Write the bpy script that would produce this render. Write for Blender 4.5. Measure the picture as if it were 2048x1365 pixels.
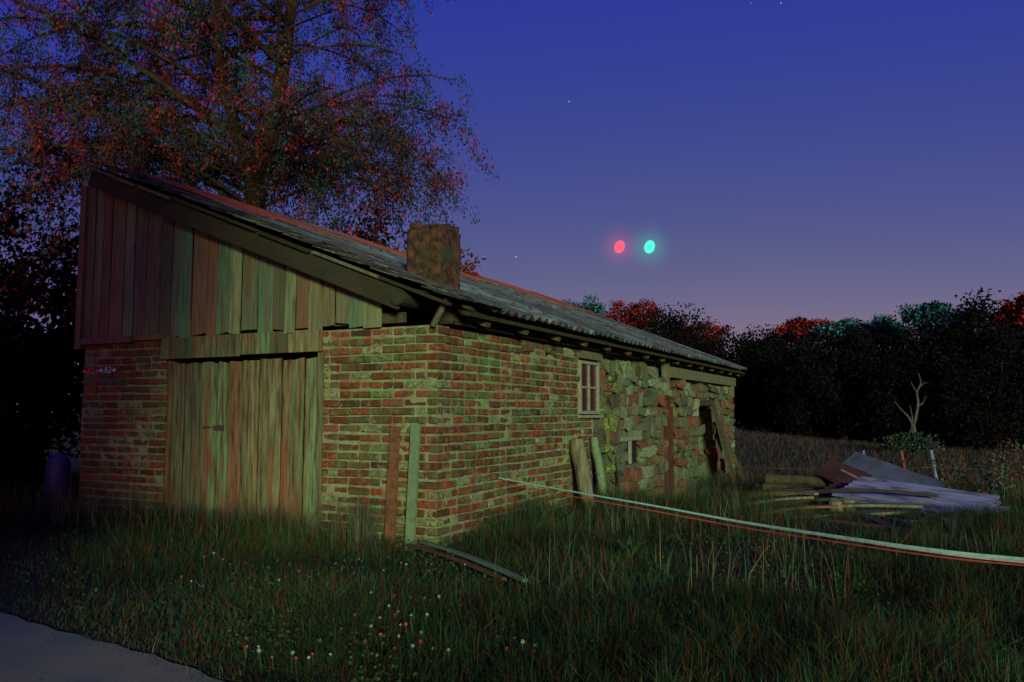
import bpy, bmesh, math, random
import numpy as np
from mathutils import Vector, Matrix, Euler

for o in list(bpy.data.objects):
    bpy.data.objects.remove(o)
S = bpy.context.scene
COL = S.collection
R = math.radians

# ------------------------------------------------------------------ camera
cd = bpy.data.cameras.new('camera')
cam = bpy.data.objects.new('camera', cd)
COL.objects.link(cam)
cd.sensor_width = 36
cd.lens = 36 * 1650 / 2048
cd.clip_end = 6000
cam.location = (0, 0, 1.25)
cam.rotation_euler = (R(95), 0, 0)
S.camera = cam

# ------------------------------------------------------------------ sky, sun, exposure
SUN_AZ = R(168)        # clockwise from +Y: behind the camera, a little to its right
SUN_EL = R(9)
w = bpy.data.worlds.new('World')
S.world = w
w.use_nodes = True
nt = w.node_tree
nt.nodes.clear()
sky = nt.nodes.new('ShaderNodeTexSky')
sky.sky_type = 'NISHITA'
sky.sun_disc = False
sky.sun_elevation = SUN_EL
sky.sun_rotation = -SUN_AZ          # the sky node turns the other way
sky.altitude = 100
sky.air_density = 1.0
sky.dust_density = 0.3
sky.ozone_density = 4.0
# dusk grade of the whole dome: per channel gain and contrast
sep = nt.nodes.new('ShaderNodeSeparateColor')
com = nt.nodes.new('ShaderNodeCombineColor')
nt.links.new(sky.outputs['Color'], sep.inputs['Color'])
for ch, gain, power in (('Red', 0.59, 1.48), ('Green', 0.262, 1.21), ('Blue', 4.75, -0.36)):
    pw = nt.nodes.new('ShaderNodeMath'); pw.operation = 'POWER'; pw.inputs[1].default_value = power
    ml = nt.nodes.new('ShaderNodeMath'); ml.operation = 'MULTIPLY'; ml.inputs[1].default_value = gain
    nt.links.new(sep.outputs[ch], pw.inputs[0]); nt.links.new(pw.outputs[0], ml.inputs[0]); nt.links.new(ml.outputs[0], com.inputs[ch])
bg = nt.nodes.new('ShaderNodeBackground')
bg.inputs['Strength'].default_value = 0.1
wo = nt.nodes.new('ShaderNodeOutputWorld')
# halos round the two moon discs, painted into the sky colour
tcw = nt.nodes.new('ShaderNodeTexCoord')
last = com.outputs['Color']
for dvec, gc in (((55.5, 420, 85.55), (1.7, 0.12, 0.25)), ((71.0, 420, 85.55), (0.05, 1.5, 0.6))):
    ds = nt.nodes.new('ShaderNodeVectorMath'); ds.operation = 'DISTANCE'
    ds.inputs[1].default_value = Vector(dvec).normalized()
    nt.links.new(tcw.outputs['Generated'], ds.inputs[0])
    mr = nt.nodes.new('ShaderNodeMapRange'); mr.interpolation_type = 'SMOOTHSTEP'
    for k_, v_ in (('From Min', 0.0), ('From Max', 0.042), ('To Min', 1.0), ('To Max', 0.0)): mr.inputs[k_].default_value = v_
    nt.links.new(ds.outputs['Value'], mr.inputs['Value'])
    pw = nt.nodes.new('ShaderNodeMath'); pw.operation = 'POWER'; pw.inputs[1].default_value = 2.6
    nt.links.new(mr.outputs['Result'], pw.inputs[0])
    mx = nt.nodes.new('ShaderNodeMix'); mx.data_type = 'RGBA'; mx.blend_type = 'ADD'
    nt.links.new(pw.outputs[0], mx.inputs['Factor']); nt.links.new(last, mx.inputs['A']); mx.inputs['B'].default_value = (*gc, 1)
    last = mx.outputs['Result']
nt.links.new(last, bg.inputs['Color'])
nt.links.new(bg.outputs['Background'], wo.inputs['Surface'])

sl = bpy.data.lights.new('sun', 'SUN')
sl.energy = 4.0
sl.angle = R(9)
sl.color = (0.90, 1.0, 0.62)
sun = bpy.data.objects.new('sun', sl)
COL.objects.link(sun)
sd = Vector((math.sin(SUN_AZ) * math.cos(SUN_EL), math.cos(SUN_AZ) * math.cos(SUN_EL), math.sin(SUN_EL)))
sun.rotation_euler = sd.to_track_quat('Z', 'Y').to_euler()

S.view_settings.view_transform = 'Standard'
S.view_settings.look = 'None'
S.view_settings.exposure = 0
S.view_settings.gamma = 1
S.view_settings.use_curve_mapping = False
S.render.engine = 'CYCLES'

rng = np.random.default_rng(7)
rnd = random.Random(11)

# ------------------------------------------------------------------ helpers: objects
def tag(o, label=None, cat=None, group=None, kind=None):
    if label: o['label'] = label
    if cat: o['category'] = cat
    if group: o['group'] = group
    if kind: o['kind'] = kind
    return o

def link(o, parent=None):
    COL.objects.link(o)
    if parent is not None:
        o.parent = parent
    return o

def empty(name, loc=(0, 0, 0), rz=0, parent=None):
    o = bpy.data.objects.new(name, None)
    o.empty_display_size = 0.1
    o.location = loc
    o.rotation_euler = (0, 0, rz)
    return link(o, parent)

def mesh_from(name, V, F, mat=None, cols=None, smooth=False):
    me = bpy.data.meshes.new(name)
    if isinstance(F, np.ndarray):
        nv, nf, k = len(V), len(F), F.shape[1]
        me.vertices.add(nv)
        me.vertices.foreach_set('co', np.asarray(V, np.float32).ravel())
        me.loops.add(nf * k)
        me.loops.foreach_set('vertex_index', F.astype(np.int32).ravel())
        me.polygons.add(nf)
        me.polygons.foreach_set('loop_start', np.arange(0, nf * k, k, dtype=np.int32))
        me.update(calc_edges=True)
    else:
        me.from_pydata([tuple(v) for v in V], [], [tuple(f) for f in F])
        me.update()
    if cols is not None:
        a = me.color_attributes.new('col', 'FLOAT_COLOR', 'POINT')
        c = np.ones((len(V), 4), np.float32)
        c[:, :3] = cols
        a.data.foreach_set('color', c.ravel())
    if smooth:
        me.polygons.foreach_set('use_smooth', np.ones(len(me.polygons), bool))
    if mat is not None:
        me.materials.append(mat)
    return me

def obj(name, me, parent=None, loc=(0, 0, 0), rot=(0, 0, 0), scale=(1, 1, 1)):
    o = bpy.data.objects.new(name, me)
    o.location = loc
    o.rotation_euler = rot
    o.scale = scale
    return link(o, parent)

class MB:
    """collects simple solids into one mesh"""
    def __init__(s):
        s.v = []; s.f = []; s.c = []
    def add(s, V, F, c=None):
        b = len(s.v)
        s.v += [tuple(v) for v in V]
        s.f += [tuple(i + b for i in f) for f in F]
        s.c += [c or (1, 1, 1)] * len(V)
    def box(s, lo, hi, c=None, M=None):
        (a, b, d), (e, f, g) = lo, hi
        V = [Vector(p) for p in ((a, b, d), (e, b, d), (e, f, d), (a, f, d), (a, b, g), (e, b, g), (e, f, g), (a, f, g))]
        if M: V = [M @ p for p in V]
        s.add(V, [(0, 3, 2, 1), (4, 5, 6, 7), (0, 1, 5, 4), (1, 2, 6, 5), (2, 3, 7, 6), (3, 0, 4, 7)], c)
    def tube(s, path, rad, n=6, c=None, cap=True):
        path = [Vector(p) for p in path]
        rings = []
        for i, p in enumerate(path):
            d = (path[min(i + 1, len(path) - 1)] - path[max(i - 1, 0)])
            d = d.normalized() if d.length > 1e-9 else Vector((0, 0, 1))
            a = d.orthogonal().normalized() if i == 0 else (pa - d * pa.dot(d)).normalized()
            pa = a
            b = d.cross(a)
            r = rad[i] if hasattr(rad, '__len__') else rad
            rings.append([p + (a * math.cos(t) + b * math.sin(t)) * r for t in [k * 2 * math.pi / n for k in range(n)]])
        V = [q for g in rings for q in g]
        F = []
        for i in range(len(path) - 1):
            for k in range(n):
                F.append((i * n + k, i * n + (k + 1) % n, (i + 1) * n + (k + 1) % n, (i + 1) * n + k))
        if cap:
            F.append(tuple(range(n - 1, -1, -1)))
            F.append(tuple((len(path) - 1) * n + k for k in range(n)))
        s.add(V, F, c)
    def build(s, name, mat, parent=None, smooth=False, loc=(0, 0, 0), rot=(0, 0, 0), bevel=0):
        me = mesh_from(name, s.v, s.f, mat, np.array(s.c, np.float32), smooth)
        if bevel:
            bm = bmesh.new(); bm.from_mesh(me)
            bmesh.ops.bevel(bm, geom=list(bm.edges), offset=bevel, segments=1, affect='EDGES', clamp_overlap=True)
            bm.to_mesh(me); bm.free()
        return obj(name, me, parent, loc, rot)

def rough_block(name, mat, sx, sy, sz, bev, jit, seed, cuts=0):
    """a worn block centred on the origin: bevelled box with uneven corners"""
    r = random.Random(seed)
    bm = bmesh.new()
    bmesh.ops.create_cube(bm, size=1)
    if cuts:
        bmesh.ops.subdivide_edges(bm, edges=list(bm.edges), cuts=cuts, use_grid_fill=True)
    for v in bm.verts:
        v.co = Vector((v.co.x * sx, v.co.y * sy, v.co.z * sz)) + Vector((r.uniform(-1, 1) * jit, r.uniform(-1, 1) * jit, r.uniform(-1, 1) * jit))
    if bev:
        bmesh.ops.bevel(bm, geom=[e for e in bm.edges if not e.is_boundary and e.calc_face_angle(0) > 0.7], offset=bev, segments=1, affect='EDGES')
    me = bpy.data.meshes.new(name)
    bm.to_mesh(me); bm.free()
    me.materials.append(mat)
    return me

# ------------------------------------------------------------------ helpers: materials
def new_mat(name, rough=0.85, spec=0.25):
    m = bpy.data.materials.new(name)
    m.use_nodes = True
    t = m.node_tree
    b = t.nodes['Principled BSDF']
    b.inputs['Roughness'].default_value = rough
    b.inputs['Specular IOR Level'].default_value = spec
    return m, t, b

def N(t, kind, **kw):
    n = t.nodes.new('ShaderNode' + kind)
    for k, v in kw.items():
        if k in n.inputs: n.inputs[k].default_value = v
        else: setattr(n, k, v)
    return n

def ramp(t, stops, fac, interp='LINEAR'):
    r = t.nodes.new('ShaderNodeValToRGB')
    r.color_ramp.interpolation = interp
    e = r.color_ramp.elements
    while len(e) < len(stops): e.new(0.5)
    for el, (p, c) in zip(e, stops):
        el.position = p
        el.color = (*c, 1) if len(c) == 3 else c
    t.links.new(fac, r.inputs['Fac'])
    return r.outputs['Color']

def mix(t, a, b, fac, blend='MIX'):
    m = t.nodes.new('ShaderNodeMix')
    m.data_type = 'RGBA'; m.blend_type = blend
    for s, v in (('A', a), ('B', b)):
        if isinstance(v, tuple): m.inputs[s].default_value = (*v, 1)
        else: t.links.new(v, m.inputs[s])
    if isinstance(fac, (int, float)): m.inputs['Factor'].default_value = fac
    else: t.links.new(fac, m.inputs['Factor'])
    return m.outputs['Result']

def coords(t, scale=(1, 1, 1), shift_random=True):
    tc = N(t, 'TexCoord')
    mp = N(t, 'Mapping')
    mp.inputs['Scale'].default_value = scale
    t.links.new(tc.outputs['Object'], mp.inputs['Vector'])
    if shift_random:
        oi = N(t, 'ObjectInfo')
        m = N(t, 'Math', operation='MULTIPLY'); m.inputs[1].default_value = 71.0
        t.links.new(oi.outputs['Random'], m.inputs[0])
        cx = N(t, 'CombineXYZ')
        for i in range(3): t.links.new(m.outputs[0], cx.inputs[i])
        t.links.new(cx.outputs[0], mp.inputs['Location'])
    return mp.outputs['Vector']

def noise(t, vec, scale, detail=4, rough=0.6):
    n = N(t, 'TexNoise')
    n.inputs['Scale'].default_value = scale
    n.inputs['Detail'].default_value = detail
    n.inputs['Roughness'].default_value = rough
    t.links.new(vec, n.inputs['Vector'])
    return n.outputs['Fac']

def bump(t, b, h, strength=0.4, dist=0.01):
    n = N(t, 'Bump')
    n.inputs['Strength'].default_value = strength
    n.inputs['Distance'].default_value = dist
    t.links.new(h, n.inputs['Height'])
    t.links.new(n.outputs['Normal'], b.inputs['Normal'])

def piece_mat(name, stops, per='object', grain=(1, 1, 1), nscale=12, dark=(0.03, 0.02, 0.018), lo=0.42, hi=0.68,
              accent=None, acc_scale=3, acc=(0.55, 0.72), stain=None, st_scale=1.7, rough=0.9, bstr=0.5, bdist=0.01, spec=0.2):
    """base colour picked per piece (object random, or colour attribute red), broken up by noise"""
    m, t, b = new_mat(name, rough, spec)
    v = coords(t, grain)
    if per == 'object':
        f = N(t, 'ObjectInfo').outputs['Random']
    else:
        a = N(t, 'Attribute', attribute_name='col')
        sx = N(t, 'SeparateColor')
        t.links.new(a.outputs['Color'], sx.inputs['Color'])
        f = sx.outputs['Red']
    base = ramp(t, stops, f)
    n1 = noise(t, v, nscale, 6, 0.65)
    f1 = ramp(t, [(lo, (0, 0, 0)), (hi, (1, 1, 1))], n1)
    c = mix(t, base, dark, f1)
    if accent:
        n2 = noise(t, v, acc_scale, 5, 0.6)
        f2 = ramp(t, [(acc[0], (0, 0, 0)), (acc[1], (1, 1, 1))], n2)
        c = mix(t, c, accent, f2)
    if stain:
        mp2 = N(t, 'Mapping'); mp2.inputs['Location'].default_value = (7.3, 2.1, 4.4)
        t.links.new(v, mp2.inputs['Vector'])
        c = mix(t, c, stain, ramp(t, [(0.5, (0, 0, 0)), (0.66, (0.85, 0.85, 0.85))], noise(t, mp2.outputs[0], st_scale, 6, 0.65)))
    c = mix(t, c, (0.86, 0.90, 0.62), 1.0, 'MULTIPLY')      # colour darkened and blue cut to counter violet skylight in the shade
    t.links.new(c, b.inputs['Base Color'])
    bump(t, b, n1, bstr, bdist)
    return m

def flat_mat(name, c, rough=0.7, nscale=20, var=0.35, spec=0.3, bstr=0.2):
    m, t, b = new_mat(name, rough, spec)
    v = coords(t)
    n1 = noise(t, v, nscale, 5)
    col = ramp(t, [(0.25, tuple(x * (1 - var) for x in c)), (0.75, tuple(min(1, x * (1 + var)) for x in c))], n1)
    t.links.new(col, b.inputs['Base Color'])
    if bstr: bump(t, b, n1, bstr, 0.01)
    return m

def attr_mat(name, rough=0.7, spec=0.2, trans=0.0):
    m, t, b = new_mat(name, rough, spec)
    a = N(t, 'Attribute', attribute_name='col')
    t.links.new(a.outputs['Color'], b.inputs['Base Color'])
    if trans:
        tr = N(t, 'BsdfTranslucent'); ms = N(t, 'MixShader')
        ms.inputs[0].default_value = trans
        t.links.new(a.outputs['Color'], tr.inputs['Color'])
        t.links.new(b.outputs[0], ms.inputs[1]); t.links.new(tr.outputs[0], ms.inputs[2])
        t.links.new(ms.outputs[0], t.nodes['Material Output'].inputs['Surface'])
    return m

def glow_mat(name, c, strength):
    m = bpy.data.materials.new(name)
    m.use_nodes = True
    t = m.node_tree
    t.nodes.clear()
    e = N(t, 'Emission'); o = N(t, 'OutputMaterial')
    e.inputs['Color'].default_value = (*c, 1); e.inputs['Strength'].default_value = strength
    t.links.new(e.outputs[0], o.inputs['Surface'])
    return m

BRICK = [(0.0, (0.055, 0.026, 0.018)), (0.22, (0.15, 0.034, 0.022)), (0.42, (0.085, 0.05, 0.030)), (0.58, (0.27, 0.045, 0.030)),
         (0.74, (0.105, 0.082, 0.042)), (0.90, (0.085, 0.115, 0.058)), (1.0, (0.24, 0.27, 0.17))]
STONE = [(0.0, (0.05, 0.04, 0.03)), (0.22, (0.11, 0.13, 0.10)), (0.42, (0.07, 0.135, 0.11)), (0.58, (0.20, 0.06, 0.045)), (0.72, (0.15, 0.055, 0.045)), (0.84, (0.11, 0.145, 0.12)), (0.93, (0.19, 0.24, 0.20)), (1.0, (0.28, 0.33, 0.27))]
WOODC = [(0.0, (0.065, 0.10, 0.07)), (0.2, (0.15, 0.18, 0.12)), (0.4, (0.20, 0.095, 0.065)), (0.6, (0.10, 0.24, 0.155)), (0.8, (0.22, 0.20, 0.13)), (1.0, (0.10, 0.125, 0.085))]
GREYC = [(0.0, (0.05, 0.085, 0.07)), (0.25, (0.17, 0.085, 0.065)), (0.5, (0.075, 0.17, 0.13)), (0.75, (0.18, 0.075, 0.055)), (0.9, (0.13, 0.23, 0.16)), (1.0, (0.21, 0.22, 0.15))]
M_brick = piece_mat('brick', BRICK, stain=(0.06, 0.10, 0.06), st_scale=6, nscale=26, accent=(0.20, 0.18, 0.10), acc_scale=9, acc=(0.56, 0.78), bdist=0.012)
M_brick_j = piece_mat('brick_far', BRICK, per='attr', stain=(0.07, 0.12, 0.085), st_scale=5, nscale=24, accent=(0.21, 0.20, 0.12), acc_scale=8, acc=(0.55, 0.78), bdist=0.012)
M_mortar = piece_mat('mortar', [(0, (0.20, 0.225, 0.165)), (1, (0.20, 0.225, 0.165))], nscale=9, dark=(0.15, 0.085, 0.06), lo=0.42, hi=0.72,
                     accent=(0.11, 0.25, 0.11), stain=(0.23, 0.07, 0.045), st_scale=3.5, acc_scale=2.2, acc=(0.5, 0.7), bstr=0.8, bdist=0.02)
M_stone = piece_mat('stone', STONE, nscale=9, dark=(0.06, 0.05, 0.04), accent=(0.17, 0.26, 0.09), acc_scale=4, acc=(0.6, 0.75), bstr=0.9, bdist=0.02)
M_moss = piece_mat('mossy_stone', [(0, (0.13, 0.16, 0.07)), (1, (0.19, 0.24, 0.09))], nscale=8, dark=(0.08, 0.07, 0.04), lo=0.38, hi=0.6, accent=(0.17, 0.26, 0.08), acc_scale=3, acc=(0.5, 0.65), bstr=0.9, bdist=0.02)
M_rubble = piece_mat('rubble_core', [(0, (0.13, 0.13, 0.095)), (1, (0.13, 0.13, 0.095))], nscale=7, dark=(0.03, 0.025, 0.018), bstr=1, bdist=0.03)
M_wood = piece_mat('door_wood', WOODC, grain=(9, 9, 0.8), nscale=3.0, dark=(0.05, 0.03, 0.022), lo=0.40, hi=0.66,
                   accent=(0.19, 0.055, 0.04), acc_scale=1.3, acc=(0.53, 0.66), bstr=0.35, bdist=0.004)
M_gwood = piece_mat('gable_wood', GREYC, grain=(9, 9, 0.8), nscale=3.0, dark=(0.05, 0.035, 0.03), lo=0.46, hi=0.74,
                    accent=(0.15, 0.06, 0.05), acc_scale=1.0, acc=(0.52, 0.72), bstr=0.35, bdist=0.004)
M_beam = piece_mat('dark_timber', [(0, (0.06, 0.05, 0.032)), (1, (0.09, 0.085, 0.055))], grain=(1, 6, 6), nscale=3, dark=(0.025, 0.018, 0.012),
                   accent=(0.11, 0.045, 0.03), acc_scale=1.4, acc=(0.55, 0.72), bdist=0.006)
M_barge = piece_mat('barge_timber', [(0, (0.026, 0.026, 0.018)), (1, (0.04, 0.038, 0.026))], grain=(3, 1, 3), nscale=3, dark=(0.02, 0.018, 0.012), accent=(0.08, 0.035, 0.022), acc_scale=1.5, bdist=0.006)
M_timber = piece_mat('weathered_timber', [(0, (0.11, 0.12, 0.10)), (1, (0.16, 0.155, 0.13))], grain=(5, 5, 1), nscale=4, dark=(0.07, 0.055, 0.035),
                     accent=(0.18, 0.08, 0.05), acc_scale=1.6, acc=(0.56, 0.74), bdist=0.006)
M_sheet = piece_mat('fibre_cement', [(0, (0.06, 0.085, 0.10)), (0.5, (0.11, 0.14, 0.17)), (1, (0.18, 0.22, 0.28))], nscale=4, dark=(0.025, 0.03, 0.03), lo=0.42, hi=0.62,
                    accent=(0.07, 0.035, 0.025), acc_scale=1.6, acc=(0.5, 0.64), rough=0.6, bdist=0.006, spec=0.4)
M_rust = piece_mat('rusty_sheet', [(0, (0.26, 0.05, 0.035)), (1, (0.34, 0.075, 0.05))], nscale=5, dark=(0.10, 0.03, 0.025), lo=0.45, hi=0.75, rough=0.75, bdist=0.006)
M_slate = piece_mat('slate', [(0, (0.03, 0.03, 0.04)), (0.6, (0.05, 0.045, 0.055)), (1, (0.15, 0.17, 0.13))], nscale=14, dark=(0.015, 0.012, 0.012),
                    accent=(0.16, 0.17, 0.09), acc_scale=6, acc=(0.6, 0.72), bdist=0.008)
M_chim = piece_mat('chimney_render', [(0, (0.11, 0.042, 0.032)), (1, (0.11, 0.042, 0.032))], nscale=11, dark=(0.022, 0.016, 0.014), lo=0.38, hi=0.60,
                   accent=(0.03, 0.05, 0.03), acc_scale=2.4, acc=(0.54, 0.66), bstr=1, bdist=0.03)
M_black = flat_mat('dark_void', (0.008, 0.007, 0.006), bstr=0)  # painted darkness inside openings, plain colour of cable and insulators
M_iron = flat_mat('rusty_iron', (0.05, 0.035, 0.028), 0.6)
M_white = flat_mat('old_white_paint', (0.17, 0.18, 0.13), 0.6)
M_leafdark = attr_mat('dark_leaves', 0.9, 0.02)
M_leaf = attr_mat('birch_leaves', 0.6, 0.2, 0.25)
M_grass = attr_mat('grass_blades', 0.8, 0.06, 0.12)
M_bark = piece_mat('bark', [(0, (0.04, 0.018, 0.013)), (1, (0.05, 0.022, 0.015))], grain=(3, 3, 1), nscale=5, dark=(0.012, 0.01, 0.008), bdist=0.02)

# ------------------------------------------------------------------ ground
def sstep(a, b, x):
    t = np.clip((np.asarray(x, float) - a) / (b - a), 0, 1)
    return t * t * (3 - 2 * t)

ROAD_P = np.array((-2.23, 4.60)); ROAD_D = np.array((1.95, -1.52)) / math.hypot(1.95, 1.52)
ROAD_N = np.array((-ROAD_D[1], ROAD_D[0]))          # towards the barn
def road_dist(x, y):
    """metres beyond the road's edge on the barn's side (negative on the road)"""
    al = (x - ROAD_P[0]) * ROAD_D[0] + (y - ROAD_P[1]) * ROAD_D[1]
    return (x - ROAD_P[0]) * ROAD_N[0] + (y - ROAD_P[1]) * ROAD_N[1] - 0.03 * np.sin(al * 2.3) - 0.05 * np.sin(al * 0.9 + 1)

def gz(x, y):
    x = np.asarray(x, float); y = np.asarray(y, float)
    h = -0.28 * sstep(10, 15, y) * sstep(-1, 2, x)
    k = sstep(0.1, 0.8, road_dist(x, y))
    h = h + k * (0.03 + 0.035 * np.sin(x * 1.7 + 0.6 * y) * np.sin(y * 1.3 - 0.4 * x) + 0.02 * np.sin(x * 4.1 + 1) * np.sin(y * 3.7))
    far = sstep(20, 45, y)
    return h + far * (0.95 * (1 - sstep(7, 19, x)) - 0.1)

n = 190
t = np.linspace(-1, 1, n)
ax = 14 * t + 1800 * np.sign(t) * np.abs(t) ** 5
X, Y = np.meshgrid(ax, ax + 8, indexing='ij')
Z = gz(X, Y)
idx = np.arange(n * n).reshape(n, n)
F = np.stack([idx[:-1, :-1], idx[1:, :-1], idx[1:, 1:], idx[:-1, 1:]], -1).reshape(-1, 4)
m, tt, b = new_mat('meadow_soil', 0.95, 0.1)
tc = N(tt, 'TexCoord')
c = ramp(tt, [(0.3, (0.015, 0.02, 0.010)), (0.5, (0.026, 0.03, 0.014)), (0.62, (0.045, 0.022, 0.014)), (0.75, (0.03, 0.042, 0.022))], noise(tt, tc.outputs['Object'], 1.5, 8, 0.7))
tt.links.new(c, b.inputs['Base Color'])
bump(tt, b, noise(tt, tc.outputs['Object'], 9, 6), 1.0, 0.06)
tag(obj('meadow', mesh_from('meadow', np.stack([X, Y, Z], -1).reshape(-1, 3), F, m, smooth=True)), 'dark grassy meadow round the barn', kind='structure')

# road: the camera stands on it
m, tt, b = new_mat('asphalt', 0.85, 0.3)
tc = N(tt, 'TexCoord')
c1 = ramp(tt, [(0.3, (0.17, 0.15, 0.08)), (0.7, (0.25, 0.23, 0.13))], noise(tt, tc.outputs['Object'], 60, 3, 0.8))
c2 = mix(tt, c1, (0.13, 0.15, 0.11), ramp(tt, [(0.45, (0, 0, 0)), (0.7, (1, 1, 1))], noise(tt, tc.outputs['Object'], 2.2, 5)))
c3 = mix(tt, c2, (0.05, 0.045, 0.03), ramp(tt, [(0.60, (0, 0, 0)), (0.68, (1, 1, 1))], noise(tt, tc.outputs['Object'], 7, 8, 0.75)))
c4 = mix(tt, c3, (0.34, 0.31, 0.22), ramp(tt, [(0.70, (0, 0, 0)), (0.74, (1, 1, 1))], noise(tt, tc.outputs['Object'], 130, 2, 0.7)))
tt.links.new(c4, b.inputs['Base Color'])
bump(tt, b, noise(tt, tc.outputs['Object'], 75, 4, 0.9), 1.0, 0.012)
rv, rf = [], []
aa = np.arange(-26, 26, 0.18)
for i, al in enumerate(aa):
    p = ROAD_P + ROAD_D * al
    e = 0.03 * math.sin(al * 2.3) + 0.05 * math.sin(al * 0.9 + 1) + 0.012 * math.sin(al * 17)
    for off, z in ((e, -0.02), (e - 0.03, 0.012), (-2.2, 0.05), (-4.2, 0.012), (-4.25, -0.02)):
        q = p + ROAD_N * off
        rv.append((q[0], q[1], z))
    if i:
        k = i * 5
        for j in range(4): rf.append((k - 5 + j, k + j, k + j + 1, k - 4 + j))
tag(obj('road', mesh_from('road', rv, rf, m)), 'grey asphalt lane with a ragged verge in the lower left corner', kind='structure')

# ------------------------------------------------------------------ the barn: local x runs along the side wall, local y along the front wall
CORNER = (-0.675, 7.5, 0)
barn = empty('barn', CORNER, R(63.4))
tag(barn, 'low derelict brick, stone and timber barn with a corrugated lean-to roof', 'barn')
BM = Matrix.Translation(Vector(CORNER)) @ Matrix.Rotation(R(63.4), 4, 'Z')
FW = 4.88                       # front wall length
SWB, SWE = 3.95, 12.55          # side wall: brick up to here, stone up to here
DY0, DY1 = 1.37, 3.50           # door opening along the front
RS, RZ, RV = 0.39, 2.22, -0.35  # roof slope, eave height, eave overhang
RT = math.atan(RS)
def roofz(v): return RZ + RS * (v - RV)

def core(name, boxes, mat, parent=None):
    parent = parent or barn
    mb = MB()
    for lo, hi in boxes: mb.box(lo, hi)
    return mb.build(name, mat, parent)

front_wall = core('front_wall', [((0.04, 0.04, -0.3), (0.26, DY0, 2.06))], M_mortar)
front_wall_b = core('front_wall', [((0.04, DY1, -0.3), (0.26, FW, 2.06))], M_mortar)
side_wall = core('side_wall', [((0.265, 0.04, -0.6), (3.455, 0.26, 2.02))], M_mortar)
core('window_breast', [((3.457, 0.04, -0.6), (SWB, 0.26, 1.18))], M_mortar, side_wall)
def mortar_skin(parent, a0, a1, z0, z1, side, seed, hole=None, step=0.02):
    """the uneven mortar face between and partly over the bricks"""
    na, nz_ = int((a1 - a0) / step) + 1, int((z1 - z0) / step) + 1
    A, Zz = np.meshgrid(np.linspace(a0, a1, na), np.linspace(z0, z1, nz_), indexing='ij')
    r = np.random.default_rng(seed)
    d = np.zeros_like(A)
    for f, w_ in ((2.5, 0.0045), (6, 0.004), (14, 0.003), (31, 0.002)):
        for _ in range(3):
            th = r.uniform(0, 6.28); d += w_ * np.sin(f * (A * math.cos(th) + Zz * math.sin(th)) * 2 + r.uniform(0, 6.28)) * 0.62
    d = 0.0125 + d + r.normal(0, 0.0012, A.shape)
    V = np.stack([d, A, Zz] if not side else [A, d, Zz], -1).reshape(-1, 3)
    i_ = np.arange(na * nz_).reshape(na, nz_)
    q = np.stack([i_[:-1, :-1], i_[1:, :-1], i_[1:, 1:], i_[:-1, 1:]], -1).reshape(-1, 4)
    if hole is not None:
        ca = A.reshape(-1)[q[:, 0]]; cz = Zz.reshape(-1)[q[:, 0]]
        q = q[~((ca > hole[0]) & (cz > hole[1]))]
    obj('mortar', mesh_from('mortar', V, q, M_mortar, smooth=True), parent)
mortar_skin(front_wall, 0.008, DY0, -0.2, 2.06, False, 1)
mortar_skin(front_wall_b, DY1, FW, -0.2, 2.06, False, 2)
mortar_skin(side_wall, 0.008, SWB, -0.3, 2.02, True, 3, hole=(3.43, 1.16))
stone_wall = core('stone_wall', [((SWB + 0.002, 0.05, -0.6), (7.35, 0.35, 1.72))], M_rubble)
stone_wall_b = core('stone_wall', [((8.16, 0.05, -0.6), (9.72, 0.35, 1.66))], M_rubble)
stone_wall_c = core('stone_wall', [((10.9, 0.05, -0.6), (SWE, 0.35, 1.66))], M_rubble)
core('gap_lintel', [((9.70, -0.02, 1.40), (10.92, 0.3, 1.52))], M_beam)
core('gap_head', [((9.722, 0.05, 1.522), (10.898, 0.35, 1.66))], M_rubble)
core('gap_back', [((9.722, 0.34, -0.6), (10.898, 0.36, 1.40))], M_black)  # black plate painted as the dark inside the gap
core('door_lintel', [((7.352, 0.04, 1.62), (8.158, 0.35, 1.70))], M_rubble)
core('rear_wall', [((SWE, 0.06, -0.6), (SWE + 0.3, FW, 1.95))], M_rubble)
core('left_wall', [((0.27, FW - 0.2, -0.3), (SWE, FW - 0.02, 3.9))], M_beam)

brick_meshes = [rough_block('brick', M_brick, 0.11, 0.238, 0.064, 0.010, 0.005, s) for s in range(6)]
head_meshes = [rough_block('brick', M_brick, 0.11, 0.114, 0.064, 0.010, 0.005, 20 + s) for s in range(4)]
CR = 0.0835
ROWS = range(0, 24)
def courses(length, start, r):
    """(centre, is_stretcher) along a course"""
    p, out = start, []
    while p < length - 0.05:
        s = r.random() < 0.72
        wd = 0.25 if s else 0.126
        if p + wd > length + 0.03:
            wd, s = 0.126, False
            if p + wd > length + 0.04: break
        out.append((p + wd / 2 - 0.006, s))
        p += wd
    return out

def put_brick(parent, along, depth, z, stretch, side):
    me = rnd.choice(brick_meshes if stretch else head_meshes)
    d = depth + rnd.uniform(-0.007, 0.007)
    loc = (0.055 + d, along, z) if not side else (along, 0.055 + d, z)
    rz = (0 if not side else math.pi / 2) + rnd.uniform(-0.012, 0.012) + (math.pi if rnd.random() < 0.5 else 0)
    return loc, (rnd.uniform(-0.012, 0.012), rnd.uniform(-0.02, 0.02), rz), me

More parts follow.
